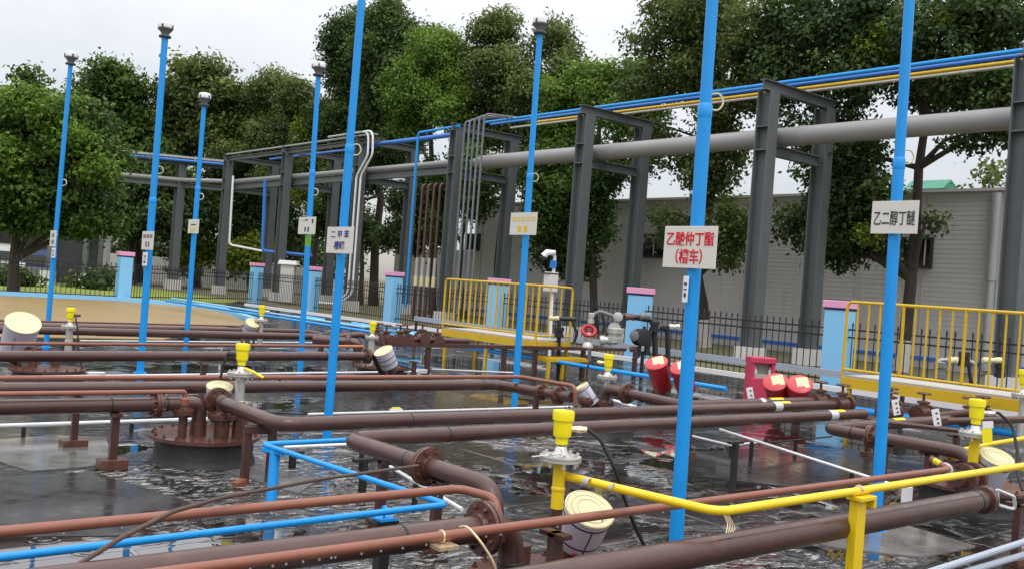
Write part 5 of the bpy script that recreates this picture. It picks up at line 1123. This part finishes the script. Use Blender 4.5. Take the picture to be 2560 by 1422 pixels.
# ================================================================== LOADING PLATFORMS
def platform(name_label, X, Yn, Yf, zf, depthX, steps, nb, zleg=0.0, end_rail=True):
    t = thing('loading_platform', name_label, 'platform', (X+depthX/2, (Yn+Yf)/2, 0), 'yellow loading platforms')
    zt = zf+1.04; r = 0.021
    MB().tube(bend([(X, Yf, zf-.1), (X, Yf, zt), (X, Yn, zt), ] + ([(X+depthX, Yn, zt), (X+depthX, Yn, zf-.1)] if end_rail else [(X, Yn, zf-.1)]), 0.09), r, 10).obj('guard_rail', M['yellow'], t)
    MB().tube([(X, Yf, zf+.12), (X, Yn, zf+.12)], r*.9, 8).obj('bottom_rail', M['yellow'], t)
    if end_rail:
        MB().tube([(X, Yn, zf+.12), (X+depthX, Yn, zf+.12)], r*.9, 8).obj('bottom_rail', M['yellow'], t)
        MB().tube([(X, Yn, 0), (X, Yn, zt)], r*1.15, 8).obj('corner_post', M['yellow'], t)
        for k in (1, 2): MB().tube([(X+depthX*k/3, Yn, zf+.12), (X+depthX*k/3, Yn, zt)], r*.62, 8).obj('baluster', M['yellow'], t)
    for k in range(1, nb):
        y = Yf+(Yn-Yf)*k/nb; MB().tube([(X, y, zf+.12), (X, y, zt)], r*(1.0 if k % 5 == 0 else .68), 8).obj('baluster', M['yellow'], t)
    MB().bar((X, Yf, zf-.06), (X, Yn, zf-.06), 0.05, 0.14).obj('edge_beam', M['yellow'], t, False)
    MB().bar((X+depthX, Yf, zf-.06), (X+depthX, Yn, zf-.06), 0.05, 0.14).obj('edge_beam', M['yellow'], t, False)
    for y in (Yf, Yn): MB().bar((X+.03, y, zf-.06), (X+depthX-.03, y, zf-.06), 0.05, 0.14).obj('end_beam', M['yellow'], t, False)
    MB().box((X+depthX/2, (Yn+Yf)/2, zf+.025), (depthX-.06, abs(Yf-Yn)-.06, 0.03)).obj('grating', M['concrete'], t, False)
    for y in (Yf-.1, (Yn+Yf)/2, Yn+.03):
        for x in (X+.03, X+depthX-.03): MB().bar((x, y, zleg), (x, y, zf-.13), 0.05, 0.05).obj('leg', M['yellow'], t, False)
    if steps:
        sx0, sx1, sy = X-.02, X+depthX+.12, Yn-0.42; sz = 0.33
        s = MB().bar((sx0, sy, sz), (sx1, sy, sz), 0.05, 0.06).bar((sx0, Yn-.03, sz), (sx0, sy+.03, sz), 0.05, 0.06).bar((sx1, Yn-.03, sz), (sx1, sy+.03, sz), 0.05, 0.06)
        s.box(((sx0+sx1)/2, (sy+Yn)/2, sz+.035), (sx1-sx0-.06, Yn-sy-.06, 0.02))
        so_ = s.obj('step', M['yellow'], t, False)
        for x in (sx0, sx0+.35, sx1): MB().bar((x, sy, 0), (x, sy, sz-.03), 0.05, 0.05).obj('step_leg', M['yellow'], so_, False)
    return t
platform('far yellow loading platform with a step, behind the yellow lettered sign pole', 11.8, 13.4, 16.35, 0.62, 0.85, True, 17)
platform('near yellow loading platform cut by the right edge of the photo', 12.0, 2.2, 7.24, 0.70, 0.9, False, 31, end_rail=False)
# long blue and grey lines along the platforms
tag(MB().tube([(11.75, 32, .3), (12.05, 20, .3), (12.0, 9.17, .3)], 0.036, 14).obj('pipe', M['blue'], None), 'long blue pipe low over the deck running back past the far platform', 'pipe')
tag(MB().tube([(12.3, 33, .34), (12.55, 20.8, .34)], 0.028, 12).obj('pipe', M['pillar'], None), 'pale blue far pipe beside the ochre yard', 'pipe')
tag(MB().tube([(11.9, 8.3, .3), (12.3, 2.0, .3)], 0.045, 12).obj('pipe', M['blue'], None), 'blue pipe low under the near platform at the right', 'pipe')
b1, b2 = Vector((14.25, 21, .6)), Vector((13.85, 2, .6))
gb = thing('guard_beam', 'long blue grey guard beam on short posts running behind both platforms', 'guard rail', (14, 12, 0))
MB().bar(b1, b2, 0.05, 0.11).obj('beam', M['bluegrey'], gb, False)
for k in range(8):
    p = b1.lerp(b2, k/7); MB().bar((p.x+.05, p.y, 0), (p.x+.05, p.y, .62), 0.05, 0.05).obj('post', M['iron'], gb, False)
wb = thing('white_beam', 'long white channel running back behind the platforms towards the ochre yard', 'beam', (15.3, 20, 0))
MB().bar((15.0, 33, .25), (15.6, 22, .25), 0.09, 0.09).bar((15.6, 22, .25), (15.2, 12.5, .25), 0.09, 0.09).bar((15.2, 12.5, .25), (15.2, 4, .25), .09, .09).obj('beam', M['white'], wb, False)
for y in (31, 27, 23, 19, 15, 11, 7): MB().box((15.3, y, 0.1), (0.08, 0.08, 0.2)).obj('foot', M['iron'], wb, False)
# blue trays on the ground by the yard
for k, (x, y) in enumerate(((12.9, 24.2), (13.1, 22.0), (13.0, 19.6))):
    t = thing('blue_tray', ['blue steel tray on legs nearest the ochre yard', 'blue steel tray in the middle behind the tall pole', 'blue steel tray nearest the far platform'][k], 'tray', (x, y, 0), 'blue steel trays')
    MB().box((x, y, 0.30), (0.4, 1.1, 0.03)).box((x-.19, y, .33), (.02, 1.1, .06)).box((x+.19, y, .33), (.02, 1.1, .06)).obj('tray', M['pillar'], t, False)
    for sx in (-.17, .17):
        for sy in (-.5, .5): MB().bar((x+sx, y+sy, 0), (x+sx, y+sy, .285), 0.04, 0.04).obj('leg', M['rackblue'], t, False)

# ================================================================== VALVE MANIFOLD AND LOADING ARMS
mf = thing('manifold_table', 'long rusty brown steel channel on posts carrying valves in front of the far platform', 'pipe stand', (11, 13.3, 0))
mA, mB_ = G(945, 850, .5), G(1560, 858, .5); my = 13.22; mA, mB_ = ONY(945, 852, my), ONY(1560, 858, my)
MB().bar((mA.x, my, .535), (mB_.x, my, .535), 0.16, 0.06).obj('channel', M['brown'], mf, False)
MB().tube([(mA.x, my+.12, .61), (10.2, my+.12, .61)], 0.05, 12).obj('header_pipe', M['brown'], mf)
for px in (1072, 1262, 1340, 1460, 1590):
    x = ONY(px, 860, my).x; MB().bar((x, my, 0), (x, my, .50), 0.07, 0.07).obj('post', M['brown'], mf, False)
def valve(label, c, ax, s=1.0, m='brown_rust', wheel='brown_rust', group='rusty pipe end valves'):
    c = Vector(c); ax = Vector(ax).normalized(); t = thing('gate_valve', label, 'valve', c-Vector((0, 0, .1)), group)
    mb = MB().lathe([(0.05, -.16), (0.095, -.16), (0.095, -.13), (0.06, -.12), (0.085, -.03), (0.085, .03), (0.06, .12), (0.095, .13), (0.095, .16), (0.05, .16)], c, ax, 16)
    mb.tube([c, c+Vector((0, 0, .13*s))], [.07*s, .045*s], 12).obj('valve_body', M[m], t)
    MB().lathe([(0.045, .11), (0.075, .115), (0.075, .14), (0.03, .15), (0.016, .16), (0.016, .25)], c, n=12).obj('bonnet', M[m], t)
    w = MB(); cc = c+Vector((0, 0, .235))
    w.tube([cc+Vector((math.cos(a)*.075, math.sin(a)*.075, 0)) for a in np.linspace(0, 2*math.pi, 17)], 0.012, 6, caps=False)
    for a in (0, math.pi/2): w.bar(cc-Vector((math.cos(a), math.sin(a), 0))*.075, cc+Vector((math.cos(a), math.sin(a), 0))*.075, .012, .01)
    w.obj('handwheel', M[wheel], t); return t
rs = random.Random(3)
vl = [('first valve at the left end of the rusty channel', 985), ('second valve along the rusty channel', 1030), ('valve on the rusty channel left of the far platform corner', 1080), ('valve under the far platform beam at left', 1120), ('valve under the far platform beam in the middle', 1180), ('valve under the far platform beam before the yellow lettered pole', 1245)]
for lb, px in vl:
    px = 950+(px-985)*0.6
    x = ONY(px, 845, my).x; valve(lb, (x, my+0.1+rs.uniform(-.05, .1), .62+rs.uniform(-.03, .03)), (rs.uniform(-.3, .3)+.2, 1, 0), rs.uniform(.8, 1.1))
for lb, p in (('rusty valve at the end of the pipe from the mid distance manway', (iE.x+.15, iy, z0)), ('rusty valve at the end of the pipe from the near left manway', (cE.x+.15, cy, z0)), ('rusty valve behind the right hand sign pole', (dE.x+.55, dY+.13, z0)), ('rusty valve under the near platform beam', (11.3, kY+.05, z0)), ('second rusty valve under the near platform beam', (11.75, kY+.1, z0)), ('rusty valve in the clump right of the sign pole', (10.9, dY+.3, z0+.02)), ('low rusty valve in the clump beneath the platform', (11.3, dY+.1, z0-.02))):
    valve(lb, p, XA, 1.0)
for lb, px, py, D in (('upper white drilled plate hanging on the valves right of the sign pole', 2240, 1017, 10.6), ('lower white drilled plate hanging on the valves right of the sign pole', 2341, 1043, 9.6), ('white plate on the valve before the pinkish red box', 1876, 985, 11.6)):
    a = AT(px, py, D); t = thing('white_plate', lb, 'plate', a)
    Mp = Matrix((Vector((RT.x, RT.y, 0)).normalized(), Vector((FW.x, FW.y, 0)).normalized(), Vector((0, 0, 1)))).transposed() @ Matrix.Rotation(-0.25, 3, 'Y')
    MB().box(a, (0.075, 0.008, 0.17), Mp).obj('plate_body', M['white'], t, False)
    mb = MB()
    for q in (-.055, -.01, .045): mb.box(a+Mp @ Vector((0.008, -.006, q)), (0.02, 0.006, 0.018), Mp)
    mb.obj('plate_holes', M['dkgrey'], t, False)
# loading arm by the thick pole
def loading_arm(label, base, D, pts, rr, m, bodies=(), hose=None, weight=None):
    b_ = AT(*base, D); t = thing('swivel_loader', label, 'loading arm', (b_.x, b_.y, 0), 'loading arms')
    P = [AT(q[0], q[1], D+(q[2] if len(q) > 2 else 0)) for q in pts]; P[0].z = 0
    MB().tube(bend(P, 0.09), rr, 12).obj('arm_tube', M[m], t)
    for (px, py, r, L, ax, mm, nm) in bodies:
        c = AT(px, py, D-0.05); MB().lathe([(r*.5, -L), (r, -L*.9), (r, -L*.3), (r*.8, -L*.25), (r*.8, L*.25), (r, L*.3), (r, L*.9), (r*.5, L)], c, ax, 18).obj(nm, M[mm], t)
    if hose: MB().tube(bend([AT(q[0], q[1], D-.1) for q in hose], 0.15), 0.028, 8).obj('hose', M['black'], t)
    if weight:
        c = AT(weight[0], weight[1], D); MB().box(c, (0.2, 0.18, weight[2])).obj('counterweight', M['black'], t, False, 0.02)
    return t
DA = 17.0
loading_arm('black and rusty loading arm standing by the thick near pole before the light blue pillar', (1641, 960), DA, [(1641, 960), (1636, 800), (1560, 788), (1545, 795)], 0.05, 'iron',
            [(1603, 842, .15, .12, -FW+RT*.5, 'iron', 'swivel_drum'), (1592, 838, .085, .16, -FW-RT*.5, 'midgrey', 'drum_hub'), (1588, 872, .05, .1, RT, 'brown_rust', 'coupling'), (1618, 870, .06, .12, (0, 0, 1), 'iron', 'swivel_joint'), (1545, 791, .08, .08, -FW, 'silver', 'swivel_joint'), (1575, 792, .06, .09, RT, 'brown_rust', 'swivel_joint'), (1612, 790, .065, .09, RT, 'midgrey', 'swivel_joint'), (1636, 815, .09, .1, (0, 0, 1), 'iron', 'swivel_joint')],
            hose=[(1612, 815), (1600, 850), (1598, 890), (1580, 898)])
loading_arm('black loading arm frame right of the swivel drum, touching the thick pole', (1690, 930), DA+.3, [(1675, 935), (1668, 820), (1640, 816), (1700, 815)], 0.045, 'iron', [(1640, 816, .06, .06, -FW, 'midgrey', 'swivel_joint'), (1686, 816, .05, .1, RT, 'silver', 'swivel_joint')])
loading_arm('white loading arm arched over the red handwheel', (1480, 860), DA+.6, [(1480, 860), (1475, 790), (1500, 778), (1535, 790), (1537, 815), (1538, 860)], 0.035, 'midgrey', [(1538, 838, .15, .14, (0, 0, 1), 'silver', 'dry_coupling'), (1536, 822, .12, .03, -FW, 'silver', 'coupling_handle'), (1515, 850, .09, .12, RT, 'silver', 'coupling_body'), (1478, 795, .06, .1, (0, 0, 1), 'silver', 'swivel_joint')], hose=[(1505, 785), (1512, 810), (1508, 830)])
loading_arm('white and black loading arm behind the near platform railing', (2415, 960), 15.5, [(2440, 985), (2438, 905), (2400, 900), (2345, 898), (2342, 940)], 0.03, 'concrete', [(2410, 896, .09, .12, (0, 0, 1), 'iron', 'swivel_drum'), (2350, 925, .1, .14, (0, 0, 1), 'midgrey', 'dry_coupling'), (2480, 900, .05, .16, RT, 'cream', 'balance_tube'), (2382, 900, .06, .07, RT, 'cream', 'swivel_joint'), (2500, 925, .08, .12, (0, 0, 1), 'iron', 'swivel_joint')], hose=[(2420, 895), (2425, 940), (2430, 960)])
loading_arm('black loading arm seen through the end railing of the far platform', (1400, 880), DA+1.2, [(1400, 880), (1398, 800), (1378, 795), (1440, 797)], 0.04, 'iron', [(1398, 830, .09, .1, (0, 0, 1), 'black', 'swivel_drum'), (1385, 795, .045, .1, RT, 'cream', 'swivel_joint')], hose=[(1430, 800), (1442, 830), (1436, 855)])
c = AT(1472, 826, DA+.2)
t = thing('gate_valve', 'white valve with a red handwheel right of the far platform', 'valve', c-Vector((0, 0, .3)))
MB().lathe([(.05, -.3), (.1, -.3), (.1, -.26), (.06, -.2), (.09, -.12), (.09, -.05), (.03, -.03), (.02, .0)], c, n=14).obj('valve_body', M['silver'], t)
w_ = MB(); axw = (-FW+Vector((0, 0, .9))).normalized(); u, v, _ = frame(axw)
w_.tube([c+(u*math.cos(a)+v*math.sin(a))*.115 for a in np.linspace(0, 2*math.pi, 21)], .034, 8, caps=False)
for a in (0, math.pi/3, 2*math.pi/3): w_.bar(c-(u*math.cos(a)+v*math.sin(a))*.11, c+(u*math.cos(a)+v*math.sin(a))*.11, .025, .02)
w_.obj('handwheel', M['red'], t)
MB().lathe([(.03, -.02), (.035, 0), (.03, .02)], c, axw, 12).obj('wheel_hub', M['iron'], t)
# camera on its white mast
D9 = 21.0
p0 = AT(1377, 850, D9); t = thing('camera_mast', 'white mast with a bent neck carrying a white surveillance camera and a blue box', 'camera mast', (p0.x, p0.y, 0))
MB().tube(bend([Vector((p0.x, p0.y, 0)), AT(1381, 720, D9), AT(1387, 640, D9), AT(1378, 630, D9-.1)], 0.1), 0.035, 12).obj('mast', M['white'], t)
MB().box(AT(1377, 705, D9-.05), (0.26, 0.2, 0.42)).obj('control_box', M['whitewall'], t, False, 0.015)
MB().box(AT(1377, 684, D9-.05), (0.29, 0.23, 0.03)).obj('box_lid', M['dkgrey'], t, False)
MB().box(AT(1383, 661, D9-.06), (0.12, 0.1, 0.17)).obj('blue_box', M['rackblue'], t, False, 0.01)
cc = AT(1374, 632, D9-.1); MB().tube([cc+RT*.12+FW*.05, cc-RT*.05, cc-RT*.12-Vector((0, 0, .08))], [.05, .07, .08], 14).obj('camera_housing', M['white'], t)
MB().lathe([(.08, 0), (.075, .03), (.03, .06)], cc-RT*.12-Vector((0, 0, .09)), (-.2, -.2, -1), 14).obj('camera_dome', M['dkgrey'], t)
